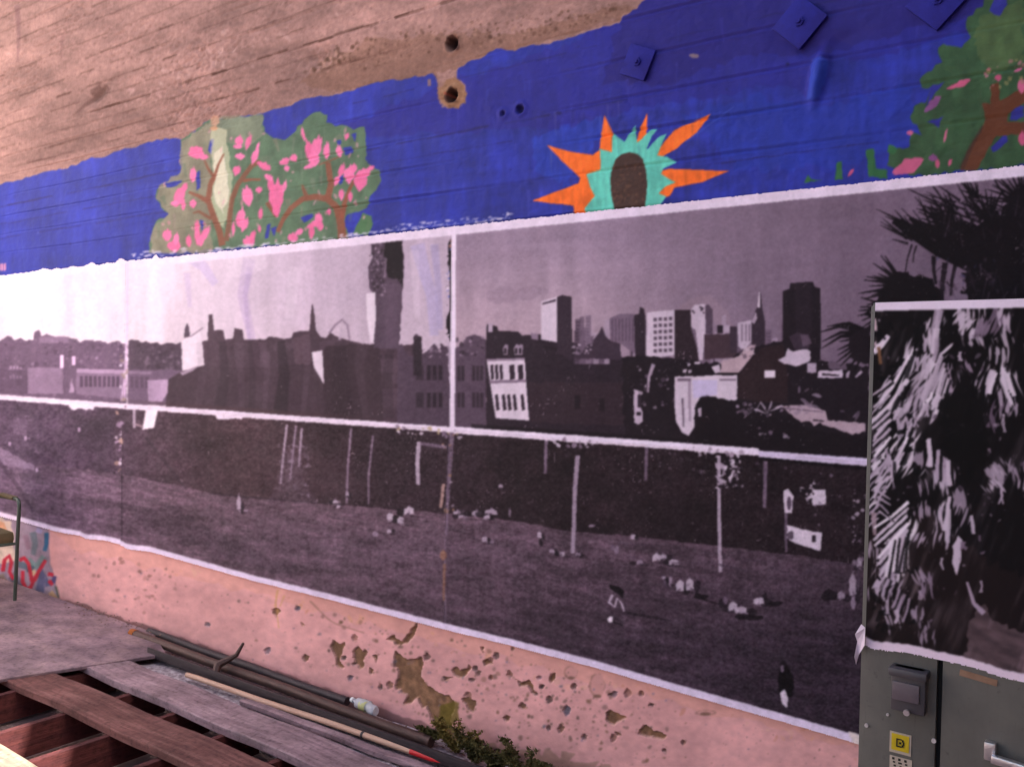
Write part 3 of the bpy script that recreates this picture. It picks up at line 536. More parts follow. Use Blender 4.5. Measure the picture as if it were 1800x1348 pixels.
pc.poly([(930, 672), (1105, 672), (1118, 748), (934, 742)], g(.155, .6), .8, 2); pc.rect(1012, 695, 1022, 718, g(.05), .7); pc.rect(1055, 700, 1064, 722, g(.05), .6); pc.stroke([(955, 610), (1110, 632)], 5, 4, g(.06), .6)
for k in range(46):      # the denser, paler city behind the towers
    x = R.uniform(1010, 1376); w_ = R.uniform(6, 17); t_ = 600-R.random()**1.7*46-(x-1010)*.01; v = R.choice([.3, .36, .42, .5, .58, .7])
    pc.poly([(x, t_), (x+w_, t_-1), (x+w_, 640), (x, 640)], g(v), .85)
    if w_ > 9:
        for q in range(int((636-t_)/6)): pc.rect(x+1.5, t_+4+q*6, x+w_-2, t_+6.5+q*6, g(v-.14), .6)
pc.poly([(953, 530), (981, 522), (981, 602), (953, 597)], g(.9)); pc.poly([(953, 532), (981, 523), (982, 528), (953, 538)], g(.92)); pc.poly([(955, 533), (979, 526), (979, 530), (955, 536)], g(.25)); pc.poly([(981, 523), (990, 519), (1007, 522), (1008, 634), (981, 620)], g(.16))
pc.poly([(1010, 605), (1020, 606), (1024, 622), (1034, 606), (1044, 604), (1046, 596), (1054, 586), (1060, 574), (1066, 590), (1076, 600), (1092, 604), (1094, 632), (1010, 630)], g(.2), rag=1); pc.specks(band(1010, 1042, 606, 624), 16, 1.5, 4, [g(.8), g(.6)], (.6, .9))
pc.poly([(1073, 560), (1090, 552), (1116, 552), (1118, 622), (1092, 604), (1074, 598)], g(.46)); 
for x in range(1078, 1116, 6): pc.stroke([(x, 560), (x, 600)], 2, 2, g(.28), .7)
pc.poly([(1116, 554), (1125, 552), (1126, 540), (1133, 542), (1136, 556), (1136, 632), (1118, 630)], g(.13))
pc.poly([(1138, 550), (1150, 548), (1187, 545), (1187, 624), (1150, 630), (1137, 628)], g(.88))
for i in range(4):
    for j in range(6): pc.rect(1150+i*9, 559+j*11-i*.5, 1156.5+i*9, 565+j*11-i*.5, g(.28), .9)
pc.poly([(1187, 545), (1215, 545), (1217, 580), (1226, 610), (1230, 636), (1187, 632)], g(.13, .5))
pc.poly([(1216, 545), (1222, 536), (1240, 535), (1241, 586), (1236, 634), (1230, 632), (1224, 580), (1216, 575)], g(.85)); pc.poly([(1241, 538), (1246, 535), (1254, 545), (1254, 588), (1242, 586)], g(.3)); pc.specks(band(1218, 1240, 540, 552), 6, 1.5, 3, [g(.2)], (.8, 1))
pc.poly([(1239, 588), (1296, 587), (1297, 628), (1239, 632)], g(.22, 1), rag=.5); pc.rect(1262, 572, 1272, 586, g(.1)); pc.rect(1274, 572, 1284, 585, g(.75)); pc.rect(1284, 574, 1297, 620, g(.2))
pc.poly([(1298, 568), (1306, 566), (1322, 563), (1322, 600), (1308, 618), (1299, 608)], g(.82)); 
for x in (1304, 1311, 1317): pc.rect(x, 570, x+3, 600, g(.4), .7)
pc.poly([(1322, 566), (1330, 545), (1333, 540), (1335, 512), (1338, 512), (1341, 540), (1346, 566), (1346, 612), (1322, 606)], g(.17)); pc.poly([(1322, 566), (1330, 548), (1332, 560), (1327, 570)], g(.75)); pc.poly([(1333, 540), (1335, 513), (1337, 513), (1337, 542)], g(.95))
pc.poly([(1377, 512), (1389, 508), (1390, 498), (1430, 496), (1433, 505), (1443, 507), (1444, 590), (1443, 640), (1420, 640), (1377, 600)], g(.075), rag=.4); pc.poly([(1398, 500), (1428, 498), (1428, 590), (1400, 590)], g(.12), .6)
# near houses and trees of the third sheet
pc.poly([(1094, 630), (1137, 626), (1200, 632), (1270, 640), (1300, 620), (1340, 606), (1385, 598), (1420, 630), (1530, 645), (1530, 815), (1100, 790)], g(.07), rag=3, step=7)
pc.specks([(1120, 640), (1190, 640), (1190, 720), (1120, 720)], 30, 1.5, 5, [g(.7), g(.4), g(.85), g(.3)], (.5, .9)); pc.stroke([(1150, 640), (1142, 662), (1140, 690)], 7, 3, g(.75), .9); pc.poly([(1115, 684), (1124, 686), (1132, 740), (1124, 746), (1116, 742)], g(.8), rag=1.5, step=5); pc.rect(1122, 694, 1128, 716, g(.15)); pc.rect(1120, 724, 1128, 730, g(.1))
pc.poly([(1267, 656), (1269, 634), (1300, 626), (1312, 612), (1330, 605), (1326, 622), (1312, 640), (1298, 656)], g(.76, 2), rag=1); pc.specks(band(1300, 1330, 604, 630), 10, 1.5, 4, [g(.85), g(.3)], (.6, .9)); pc.poly([(1252, 645), (1266, 640), (1268, 656), (1258, 656)], g(.85))
pc.poly([(1297, 700), (1299, 660), (1338, 612), (1378, 604), (1386, 660), (1386, 708), (1330, 706)], g(.11, 1)); pc.poly([(1345, 651), (1364, 651), (1364, 664), (1345, 664)], g(.95)); pc.specks(band(1202, 1216, 640, 655), 3, 3, 4, [g(.85)], (.9, 1)); pc.rect(1222, 636, 1232, 640, g(.9))
pc.poly([(1368, 632), (1382, 626), (1386, 612), (1396, 618), (1420, 614), (1426, 618), (1425, 634), (1412, 640), (1398, 644), (1380, 640)], g(.85), rag=1.2, step=5); pc.poly([(1388, 592), (1404, 584), (1422, 590), (1424, 612), (1398, 614)], g(.2)); pc.poly([(1408, 588), (1422, 588), (1428, 604), (1412, 610)], g(.38), .8); pc.poly(band(1420, 1436, 638, 655), g(.75), rag=1)
pc.poly([(1440, 652), (1482, 650), (1482, 664), (1438, 664)], g(.85), rag=1, step=5); pc.stroke([(1446, 658), (1476, 660)], 4, 2, g(.1)); pc.stroke([(1492, 652), (1490, 664)], 6, 5, g(.75)); pc.stroke([(1516, 652), (1505, 663)], 6, 3, g(.75))
pc.poly([(1455, 605), (1486, 600), (1490, 650), (1458, 648)], g(.45), .8, 2)
pc.poly([(1187, 662), (1297, 659), (1297, 702), (1288, 706), (1272, 700), (1256, 702), (1244, 694), (1232, 698), (1224, 712), (1222, 750), (1212, 766), (1200, 760), (1190, 742), (1187, 710)], g(.9), rag=.8, step=7)
pc.poly([(1218, 668), (1262, 668), (1262, 694), (1220, 700)], (196, 184, 226), .6); pc.rect(1192, 665, 1216, 670, g(.45)); pc.rect(1266, 666, 1295, 669, g(.5)); pc.stroke([(1213, 670), (1214, 740)], 5, 4, g(.6), .8); pc.stroke([(1201, 700), (1203, 750)], 4, 3, g(.35), .8); pc.stroke([(1187, 659), (1300, 656)], 3, 3, g(.08))
pc.poly([(1222, 760), (1224, 712), (1234, 698), (1250, 696), (1270, 702), (1300, 706), (1330, 716), (1390, 730), (1420, 755), (1530, 770), (1530, 810), (1222, 775)], g(.045), rag=3, step=6)
pc.specks(band(1296, 1330, 708, 726), 14, 1.5, 5, [g(.7), g(.5)], (.5, .9)); pc.poly([(1228, 718), (1234, 716), (1234, 732), (1229, 732)], g(.8))
pc.poly([(1360, 714), (1420, 712), (1452, 722), (1456, 738), (1522, 744), (1522, 758), (1500, 764), (1478, 756), (1452, 748), (1444, 742), (1432, 750), (1424, 740), (1410, 742), (1388, 726)], g(.74, 1.5), rag=1.5, step=5); pc.stroke([(1370, 716), (1448, 724)], 3, 2, g(.4), .8); pc.stroke([(1430, 738), (1450, 740)], 3, 2, g(.15))
for k in range(12):   # fan palm in front of the terrace
    a = -2.8+k*.24; x, y = 1352, 726
    pc.stroke([(x, y), (x+math.cos(a)*28, y+math.sin(a)*22), (x+math.cos(a)*46, y+math.sin(a)*22+16)], 5, 1.5, g(.8 if k % 3 == 0 else .06), .9)
pc.specks(band(1335, 1420, 712, 770), 30, 1, 4, [g(.8), g(.05), g(.5)], (.5, .9)); pc.specks(band(1400, 1520, 684, 735), 14, 1.5, 4, [g(.55), g(.7)], (.5, .8), 2.6)
# palms at the right edge
BK = g(.015)
def fan(x, y, r, a0, a1, n, wd, sag=.2, c=BK):
    for k in range(n):
        a = a0+(a1-a0)*k/max(n-1, 1)+R.uniform(-.05, .05); q = r*R.uniform(.75, 1.08)
        pc.stroke([(x, y), (x+math.cos(a)*q*.6, y+math.sin(a)*q*.6), (x+math.cos(a)*q, y+math.sin(a)*q+sag*q*.25)], wd, 1.2, c, .97)
pc.poly([(1665, 400), (1700, 392), (1740, 388), (1775, 350), (1800, 330), (1900, 300), (1900, 560), (1690, 560), (1700, 470), (1660, 444), (1640, 425)], BK, rag=9, step=6)
pc.stroke([(1572, 388), (1600, 408), (1650, 440), (1700, 462)], 12, 28, BK); pc.stroke([(1600, 384), (1625, 405), (1660, 420)], 6, 20, BK); pc.stroke([(1575, 385), (1590, 392), (1630, 420)], 3, 14, BK)
for k in range(120):
    x = R.uniform(1590, 1850); y = R.uniform(350, 450) if x > 1640 else R.uniform(395, 430); a = R.uniform(-2.9, -1.9); q = R.uniform(25, 75); pc.stroke([(x, y), (x+math.cos(a)*q*.6, y+math.sin(a)*q*.5), (x+math.cos(a)*q, y+math.sin(a)*q*.85)], R.uniform(3, 6), .8, BK, .9)
fan(1680, 410, 80, -2.9, -1.7, 13, 7); fan(1740, 390, 60, -2.7, -1.2, 10, 6); fan(1800, 360, 70, -3.0, -1.5, 11, 7); fan(1720, 350, 40, -2.6, -1.6, 6, 4); fan(1712, 350, 46, -2.2, -1.9, 3, 4)
pc.poly([(1545, 520), (1560, 490), (1576, 478), (1640, 490), (1660, 530), (1560, 560), (1520, 555)], BK, rag=4, step=6); fan(1590, 505, 70, -3.3, -2.1, 11, 7); fan(1600, 520, 85, -3.5, -2.9, 6, 8, .5); fan(1570, 545, 60, -3.6, -2.7, 7, 6)
for x0, y0, x1, y1, wd in ((1604, 430, 1592, 480, 3), (1612, 432, 1606, 462, 3), (1642, 450, 1646, 500, 8), (1662, 462, 1656, 540, 10), (1680, 466, 1672, 520, 7), (1700, 470, 1716, 500, 8)): pc.stroke([(x0, y0), ((x0+x1)/2-2, (y0+y1)/2), (x1, y1)], wd, wd*.6, g(.06))
for k in range(90):
    x = R.uniform(1650, 1900); y = R.uniform(370, 540); a = R.uniform(-2.6, -.8) if y < 450 else R.uniform(.7, 2.4); q = R.uniform(14, 46); pc.stroke([(x, y), (x+math.cos(a)*q*.6, y+math.sin(a)*q*.55), (x+math.cos(a)*q, y+math.sin(a)*q)], R.uniform(1.5, 4), .8, g(R.choice([.1, .14, .2, .01, .01])), .8)
pc.specks(band(1648, 1760, 455, 520), 26, 1.5, 4, [g(.28), g(.2), (60, 60, 96)], (.3, .6), 2.2)
fan(1530, 585, 85, -3.25, -2.7, 5, 9, .8); fan(1535, 600, 66, 2.2, 3.4, 8, 8, .5); fan(1528, 590, 50, 1.5, 2.4, 5, 8); pc.poly([(1490, 590), (1530, 570), (1530, 640), (1500, 632)], g(.06), rag=4, step=6)
# ---- lower sheets
LOW = [(-320, 672), (2240, 855), (2240, 1600), (-320, 1300)]
pc.poly([(-320, MIDE(-320)), (2240, MIDE(2240)), (2240, 1600), (-320, 1000)], g(.14, .6))
pc.grade([(-320, MIDE(-320)), (820, MIDE(820)), (820, 1130), (-320, 1000)], P(.22), lambda x, y: np.clip((470-x)/420, 0, 1))
pc.grade([(700, MIDE(700)), (2240, MIDE(2240)), (2240, 1200), (700, 1000)], g(.075, .5), lambda x, y: np.clip((x-760)/160, 0, 1)*.8)
pc.grade([(200, 700), (760, 740), (760, 900), (200, 850)], g(.22, 1.6), lambda x, y: np.clip(1-np.abs(x-430)/260, 0, 1)*.8)
pc.noise([(-320, 680), (1530, 800), (1530, 980), (-320, 860)], .22, 60, 36, 66, 4); pc.noise([(-320, 680), (1530, 800), (1530, 980), (-320, 860)], .12, 8, 8, 67, 3)
gl = [(-320, 730), (0, 782), (14, 800), (60, 815), (120, 822), (215, 832), (300, 850), (400, 872), (520, 882), (640, 890), (740, 898), (800, 902), (900, 914), (1000, 932), (1100, 940), (1250, 958), (1400, 975), (1540, 996), (2240, 1080)]
gr = gl + [(2240, 1600), (-320, 1300)]
pc.poly(gr, g(.345, 1), rag=1.5, step=12)
pc.grade(gr, g(.16), lambda x, y: np.clip((x-250)/1200, 0, 1)*.98*np.clip((y-880)/250, .15, 1)+.0)
pc.grade(gr, P(.33), lambda x, y: np.clip((330-x)/330, 0, 1)*.9)
pc.grade(gr, g(.34, .6), lambda x, y: np.clip(1-np.abs(y-(930+.05*x))/60, 0, 1)*np.clip((x-300)/200, 0, 1)*np.clip((1100-x)/200, 0, 1)*.7)
pc.noise(gr, .26, 60, 14, 68, 5, .16); pc.noise(gr, .20, 9, 3.2, 69, 3, .16); pc.noise(gr, .08, 3, 30, 70, 2)
pc.poly([(-320, 700), (0, 785), (40, 808), (62, 818), (60, 826), (0, 815), (-320, 760)], P(.52), .9, 2); pc.stroke([(-10, 800), (30, 850), (60, 900)], 8, 5, P(.16), .7); pc.poly([(220, 900), (300, 890), (420, 950), (520, 1000), (480, 1010), (330, 960)], g(.14), .35, 10)
for k in range(260):
    x = R.uniform(-100, 1520); y = np.interp(x, [0, 400, 1000, 1540], [800, 880, 940, 1005])+R.random()**1.6*(170+.05*x); L_ = R.uniform(8, 46)
    pc.stroke([(x, y), (x+L_, y+L_*.17)], R.uniform(1, 3), 1, g(R.choice([.42, .38, .12, .1])), R.uniform(.12, .4))
pc.specks([(60, 812), (640, 884), (640, 896), (60, 826)], 60, 1, 3, [g(.5), g(.6, 1), g(.1)], (.3, .7)); pc.specks([(0, 720), (70, 730), (70, 800), (0, 790)], 40, 1.5, 4, [P(.42), P(.1), P(.5)], (.3, .7)); pc.poly(band(24, 48, 735, 765), P(.36), .8, 2)
for x, y in ((18, 780), (66, 826), (140, 690+65), (46, 770)): pc.ell(x, y, 2.5, 4, P(.85), .9)
pc.poly([(258, 717), (280, 718), (272, 752), (252, 755)], g(1.02)); pc.stroke([(238, 718), (238, 752)], 5, 5, g(.8), .9); pc.stroke([(240, 745), (252, 750)], 4, 4, g(.7, 2), .8); pc.stroke([(258, 768), (290, 810), (330, 860)], 7, 4, g(.1), .4)
for pts, wd, v in [([(506, 746), (500, 800), (495, 850)], 4, .75), ([(522, 748), (516, 800), (512, 842)], 3.5, .6), ([(532, 752), (527, 820)], 4, .7), ([(619, 752), (613, 820), (611, 884)], 4, .55), ([(657, 765), (650, 830), (649, 886)], 3.5, .55), ([(738, 776), (735, 815), (737, 852)], 8, .8), ([(740, 779), (788, 786)], 6, .45), ([(962, 768), (960, 832)], 6, .5), ([(1017, 800), (1012, 860), (1010, 930), (1008, 972)], 8, .7), ([(1138, 782), (1136, 844)], 6, .45),
                   ([(1265, 800), (1265, 900), (1267, 1005)], 7, .78), ([(1347, 796), (1345, 892)], 7, .48), ([(1382, 898), (1383, 970)], 5, .4)]:
    pc.stroke(pts, wd, wd*.85, g(v), .92)
pc.poly([(470, 880), (490, 850), (500, 790), (530, 800), (540, 850), (560, 885)], g(.4), .25, 5); pc.specks(band(488, 545, 780, 880), 60, 1, 3, [g(.6), g(.4)], (.3, .6), 2)
for x, y, rx, ry, v in [(422, 885, 4, 14, .85), (434, 897, 4, 2, .6), (592, 882, 5, 4, .9), (597, 889, 3, 3, .9), (612, 868, 3, 6, .85), (688, 908, 6, 7, .95), (706, 914, 6, 7, .95), (721, 898, 9, 8, .97), (686, 933, 4, 4, .9), (662, 938, 5, 5, .6), (816, 905, 9, 6, .85), (840, 902, 9, 5, .9), (866, 900, 11, 6, .85), (858, 908, 6, 4, .9), (806, 900, 6, 3, .7), (898, 900, 2, 8, .6), (882, 854, 4, 4, .9), (950, 940, 4, 6, .95), (952, 953, 4, 7, .05), (854, 948, 5, 6, .85), (866, 952, 4, 4, .5), (972, 968, 5, 4, .8), (990, 972, 5, 4, .7), (1018, 974, 5, 4, .7), (1078, 962, 4, 6, .4), (1086, 966, 4, 8, .5),
                        (1156, 980, 7, 8, .95), (1168, 978, 6, 5, .9), (1186, 988, 9, 6, .9), (1126, 988, 6, 4, .7), (1042, 924, 6, 3, .6), (1114, 942, 4, 4, .8), (1172, 1022, 8, 8, .3), (1168, 1014, 3, 3, .9), (1180, 1020, 3, 8, .7), (1197, 1030, 7, 12, .95), (1214, 1028, 7, 12, .95), (1232, 1048, 14, 5, .03), (1270, 1060, 8, 8, .1), (1290, 1066, 8, 9, .95), (1304, 1072, 10, 7, .9), (1276, 1054, 4, 8, .4), (1320, 1084, 26, 5, .03), (1336, 1056, 9, 7, .97), (1346, 1048, 4, 8, .06), (1362, 1060, 16, 4, .03), (1460, 1046, 14, 10, .05), (1480, 1046, 7, 7, .8), (1500, 1030, 6, 22, .85), (1500, 1060, 4, 12, .6), (1512, 988, 5, 10, .8), (1510, 1020, 4, 20, .3)]:
    if v < .65: pc.ell(x, y, rx, ry, g(v), .9, 0, .28, n=11); continue
    q = R.uniform; rx *= 1.3; ry *= 1.25
    pc.ell(x+rx*q(.8, 1.4)*R.choice([-1, 1]), y+ry*q(0, .4), rx*.8, ry*.75, g(q(.03, .12)), .85, 0, .3, n=9)
    pc.stroke([(x+2, y+ry*.8), (x+rx*2.2, y+ry*1.1)], 3, 1, g(.05), .6)                                   # shadow
    pc.poly([(x-rx*.8, y+ry*.6), (x-rx*.8, y-ry*.4), (x-rx*.1, y-ry*.9), (x+rx*.65, y-ry*.5), (x+rx*.7, y+ry*.5)], g(v*.9), .85, rag=.8, step=3)
    pc.stroke([(x, y+ry*.3), (x+rx*q(-.9, .9), y+ry*.6), (x+rx*q(-1, 1), y+ry)], 3, 1.6, g(q(.1, .8)), .9)      # legs
    pc.stroke([(x, y-ry*.2), (x+rx*q(-1, 1), y+ry*q(-.3, .5))], 2.2, 1.5, g(q(.5, .9)), .9)                  # arm
    pc.ell(x+q(-1, 1), y-ry*.95, 1.8, 2.2, g(q(.1, .6)), .9)                                                # head
pc.poly([(1072, 1026), (1090, 1030), (1098, 1038), (1096, 1052), (1086, 1042), (1074, 1034)], g(.03), rag=1); pc.stroke([(1078, 1044), (1072, 1058), (1082, 1066), (1086, 1050), (1094, 1060), (1098, 1074)], 5, 3, g(.8), .95); pc.ell(1074, 1088, 5, 6, g(.97), 1, 0, .2); pc.stroke([(1078, 1092), (1096, 1098)], 3, 2, g(.05)); pc.stroke([(1104, 1076), (1180, 1090)], 6, 3, g(.07), .7); pc.stroke([(1230, 1050), (1268, 1062)], 5, 3, g(.05), .7)
# walker with a white bag near the foot of the print
pc.poly([(1372, 1172), (1378, 1162), (1386, 1168), (1394, 1184), (1397, 1204), (1393, 1224), (1386, 1224), (1384, 1240), (1376, 1238), (1370, 1214), (1368, 1194)], g(.01), rag=.8, step=5); pc.ell(1378, 1166, 5, 7, g(.05)); pc.poly([(1372, 1216), (1380, 1210), (1386, 1226), (1384, 1244), (1376, 1236)], g(.9), rag=.8, step=5); pc.ell(1376, 1174, 3, 7, g(.55), .8)
for p in ([(1384, 922), (1412, 930), (1446, 936), (1443, 968), (1410, 958), (1384, 946)], [(1424, 860), (1452, 860), (1452, 886), (1430, 888)], [(1378, 862), (1386, 858), (1396, 872), (1392, 902), (1380, 900)]): pc.poly(p, g(.9), rag=1)
pc.rect(1428, 940, 1435, 952, g(.12)); pc.ell(1388, 884, 4, 12, g(.35)); pc.ell(1390, 940, 7, 8, g(.2), .8, 0, .3)
pc.specks(band(1262, 1308, 806, 858), 60, 1.5, 5, [g(.9), g(.75), g(.05)], (.7, 1), 1.4); pc.specks([(1410, 850), (1440, 846), (1440, 880), (1412, 890)], 26, 1.5, 5, [g(.85), g(.05)], (.7, 1)); pc.specks(band(1500, 1524, 860, 1010), 20, 1.5, 6, [g(.75), g(.5)], (.6, .9))
pc.specks([(960, 766), (1530, 806), (1530, 860), (960, 800)], 70, 1, 4, [g(.3), g(.5), g(.7)], (.3, .8)); pc.specks([(1420, 870), (1520, 870), (1520, 930), (1420, 920)], 20, 1, 3, [g(.6), g(.4)], (.4, .8))
for k in range(12):
    x = R.uniform(1080, 1520); pc.stroke([(x, 944+.085*(x-1100)+R.uniform(0, 40)), (x+R.uniform(30, 70), 950+.085*(x-1060)+R.uniform(0, 40))], 4, 2, g(.24), .5)
# ---- white margins, seams, torn strips
WH = (238, 222, 238)
def strip(fn, xa, xb, wa, wb, c=WH, al=1, rag=.8): 
    xs = np.linspace(xa, xb, max(3, int((xb-xa)/9))); up = [(x, fn(x)+R.uniform(-rag, rag)*.6) for x in xs]; dn = [(x, fn(x)+wa+(wb-wa)*(x-xa)/(xb-xa)+R.uniform(-rag, rag)) for x in xs]
    pc.poly(up+dn[::-1], c, al)
strip(lambda x: TOPE(x)-12, -320, 2240, 22, 32, rag=.4)
strip(lambda x: MIDE(x)-5, -320, 796, 9, 10); strip(lambda x: MIDE(x)-6, 796, 1335, 12, 13); strip(lambda x: MIDE(x)-2, 1335, 2240, 13, 16, (222, 206, 232))
pc.stroke([(1335, MIDE(1335)+12), (1530, MIDE(1530)+16)], 6, 6, g(.02)); pc.stroke([(830, MIDE(830)-9), (1330, MIDE(1330)-11)], 7, 5, g(.03), .7)
for xa, xb, d in ((122, 168, 10), (380, 430, 8), (640, 672, -4)): pc.poly([(xa, MIDE(xa)), (xb, MIDE(xb)), (xb-3, MIDE(xb)+d), (xa+4, MIDE(xa)+d+2)], WH, rag=2, step=6)
pc.specks([(690, MIDE(690)), (810, MIDE(810)), (810, MIDE(810)+18), (690, MIDE(690)+10)], 24, 1.5, 5, [WH, (190, 170, 130), g(.5)], (.6, 1)); pc.specks([(970, MIDE(970)), (1060, MIDE(1060)), (1040, MIDE(1040)+20), (980, MIDE(980)+14)], 20, 1.5, 5, [WH, g(.6)], (.6, 1)); pc.specks([(1215, MIDE(1215)), (1310, MIDE(1310)), (1300, MIDE(1300)+18), (1220, MIDE(1220)+14)], 24, 1.5, 5, [WH, g(.7)], (.6, 1))
pc.stroke([(800, 396), (799, 500), (798, 640), (796, 752)], 8, 9, WH); pc.stroke([(794, 440), (793, 600)], 3, 2, g(.03), .8)
pc.stroke([(796, 760), (790, 850), (786, 940)], 9, 4, g(.5), .8); pc.stroke([(781, 850), (778, 880), (776, 892)], 6, 5, (186, 150, 140), .8); pc.stroke([(784, 945), (784, 1010), (785, 1100)], 3, 2, g(.5), .8); pc.ell(781, 975, 6, 9, (140, 100, 84), .9); pc.stroke([(783, 990), (782, 1055)], 6, 3, (136, 98, 80), .8); pc.specks(band(778, 800, 760, 900), 24, 1, 4, [g(.7), (170, 130, 100), g(.1)], (.5, .9))
pc.stroke([(225, 462), (225, 560), (224, 600)], 3, 2, P(.95), .9); pc.stroke([(224, 600), (223, 660), (217, 705)], 5, 8, P(.85), .85); pc.specks([(214, 600), (228, 600), (224, 720), (212, 720)], 34, 1, 4, [WH, P(.5), (150, 130, 120)], (.5, .9)); pc.specks(band(205, 216, 720, 830), 22, 1.2, 4.5, [WH, (196, 160, 146), P(.7)], (.6, 1)); pc.stroke([(216, 830), (216, 958)], 2.5, 2, g(.12), .7)
foot = [(-320, 824), (0, 907), (40, 917), (100, 934), (140, 941), (152, 947), (190, 950), (213, 957), (226, 965), (265, 969), (450, 1021), (560, 1048), (660, 1074), (785, 1106), (900, 1134), (1050, 1173), (1200, 1217), (1400, 1274), (1500, 1303), (1540, 1318), (2240, 1530)]
fo = lambda x: np.interp(x, [p[0] for p in foot], [p[1] for p in foot])
strip(lambda x: fo(x)-8-.0045*max(x, 0), -320, 2240, 30, 30, (232, 214, 236))
pc.poly([(1492, 1284), (1520, 1292), (1530, 1310), (1500, 1308)], (240, 220, 214), rag=2)
pc.soften(2)
# grain of the enlargement, stronger in the middle tones, and cloudy dried paste over the dark ink
yy, xx = np.mgrid[0:CH, 0:CW]; yy = yy.astype(np.float32); xx = xx.astype(np.float32)
gn = (fbm(xx/2.6, yy/2.6, 91, 2)-.5)*2; lum = pc.a.mean(2)/255; gn2 = (vn(xx/5.5, yy/4.2, 93)-.5)*2
pc.a += ((gn*26+gn2*12)*np.clip(.22+lum*(1-lum)*2.6, 0, .8)*np.where(yy+Y0 > MIDE(xx+X0), .85, .32))[..., None]
hz = np.clip(fbm(xx/70, yy/105, 95, 4)*2.2-.85, 0, 1)*np.clip(1.1-lum*2.4, 0, 1)*np.clip(1.25-(xx+X0)/1500, .25, 1.1)
pc.a += hz[..., None]*np.array([24, 22, 23], np.float32)*np.clip(1.3-(xx+X0)/1100, .2, 1.3)[..., None]
fl = np.clip(vn(xx/3.2, yy/3.8, 97)*5-4.1, 0, 1)*np.clip(fbm(xx/34, yy/22, 98, 3)*4-1.9, 0, 1)*(lum < .2)*(yy+Y0 < 985+.02*(xx+X0))
pc.a += fl[..., None]*np.array([84, 78, 82], np.float32)
del gn, gn2, hz, fl, lum, xx, yy
pc.noise([(-320, 300), (2240, 100), (2240, 1500), (-320, 1000)], .03, 5, 5, 71, 2); pc.noise([(-320, 300), (2240, 100), (2240, 1500), (-320, 1000)], .05, 26, 150, 72, 3)
pc.soften(1)
# outline of the pasted sheets
mk = Canvas((0, 0, 0)); mk.rng = random.Random(4)
up = [(x, TOPE(x)-mk.rng.uniform(0, 1.6)-(mk.rng.uniform(0, 7) if 60 < x < 330 and mk.rng.random() < .6 else 0)) for x in range(-320, 2240, 7)]
mk.poly(up+foot[::-1], (1, 1, 1), pid=1)
# ================================================================ the print on the cabinet
cc = Canvas((17, 13, 15)); R = cc.rng = random.Random(9)
cc.poly([(1500, 940), (1640, 900), (1700, 960), (1760, 1000), (1850, 1020), (1850, 1250), (1500, 1150)], (30, 21, 22), .9, 10)
cc.poly([(1690, 1200), (1705, 1090), (1730, 1060), (1745, 1090), (1790, 1110), (2300, 1060), (2300, 1400)], (92, 74, 78), .9, 4)
cc.noise([(1690, 1200), (1705, 1090), (1730, 1060), (1745, 1090), (1790, 1110), (2300, 1060), (2300, 1400)], .3, 30, 12, 81, 4, .3)
def leaf(x0, y0, x1, y1, n, ln, v=.85, side=1, wd=5, bend=10):
    for i in range(n):
        f = i/max(n-1, 1); x = x0+(x1-x0)*f; y = y0+(y1-y0)*f; a = math.atan2(y1-y0, x1-x0)+side*R.uniform(.45, .8); q = ln*R.uniform(.6, 1.1)
        cc.stroke([(x, y), (x+math.cos(a)*q*.5, y+math.sin(a)*q*.5), (x+math.cos(a)*q, y+math.sin(a)*q+bend)], wd*.6, wd*R.uniform(.3, .9), g(v*R.uniform(.75, 1.12)), R.uniform(.75, 1))
def shafts(pts, n, ln, a, v=.85, wd=6, spread=.35):
    v *= 1.1
    """sunlit blades: long narrow flecks along one direction, thinning out from the given points"""
    for x, y in pts:
        m = cc.mask([(x+(24+ln*.5)*math.cos(t)+math.cos(a)*ln*.3, y+(30+ln*.6)*math.sin(t)+math.sin(a)*ln*.3) for t in np.linspace(0, 6.2, 20)])
        if m is None: continue
        ys, xs, k = m; yy, xx = np.mgrid[ys, xs].astype(float); px, py = xx+X0-x, yy+Y0-y
        b = a+R.uniform(-spread, spread)*.6; al_ = px*math.cos(b)+py*math.sin(b); ac = -px*math.sin(b)+py*math.cos(b)+4*np.sin(al_/17+x)
        f = fbm(al_/(ln*.95)+x*.1, ac/(wd*.5)+y*.1, int(x) % 97, 2); r = np.hypot(ac/(7+wd*.9+n*.25), (al_-ln*.35)/(ln*.62))
        s_ = np.clip((f-.40-.30*np.clip(r-.25, 0, 2)**1.3)*9, 0, 1)*k; s_ = (s_*R.uniform(.8, 1))[..., None]
        q = cc.a[ys, xs]; q[:] = q*(1-s_)+np.array(g(v*R.uniform(.85, 1.05)), np.float32)*s_
def fleck(x, y, rx, ry, c):
    for _ in range(3): cc.stroke([(x+R.uniform(-rx, rx)*.5, y-ry*1.3), (x+R.uniform(-rx, rx)*.6, y), (x+R.uniform(-rx, rx)*.9, y+ry*1.4)], R.uniform(1, rx), R.uniform(1, rx*.9), c, R.uniform(.6, .95))
D = math.pi/2
yy, xx = np.mgrid[0:CH, 0:CW].astype(np.float32); px_ = xx+X0; py_ = yy+Y0
bl = np.clip(fbm(px_/11+.35*py_/11, py_/60, 83, 3)*3-1.45, 0, 1)*np.clip(fbm(px_/60, py_/70, 84, 3)*3-.95, 0, 1)*np.clip((1720-px_)/160, .35, 1)
cc.a += bl[..., None]*np.array([88, 80, 84], np.float32); del bl, xx, yy, px_, py_
cc.stroke([(1562, 590), (1550, 606), (1534, 618)], 8, 14, g(.95)); cc.stroke([(1536, 560), (1540, 585), (1538, 610)], 8, 4, g(.8, 2)); cc.stroke([(1545, 610), (1548, 640)], 6, 6, (120, 84, 60)); 
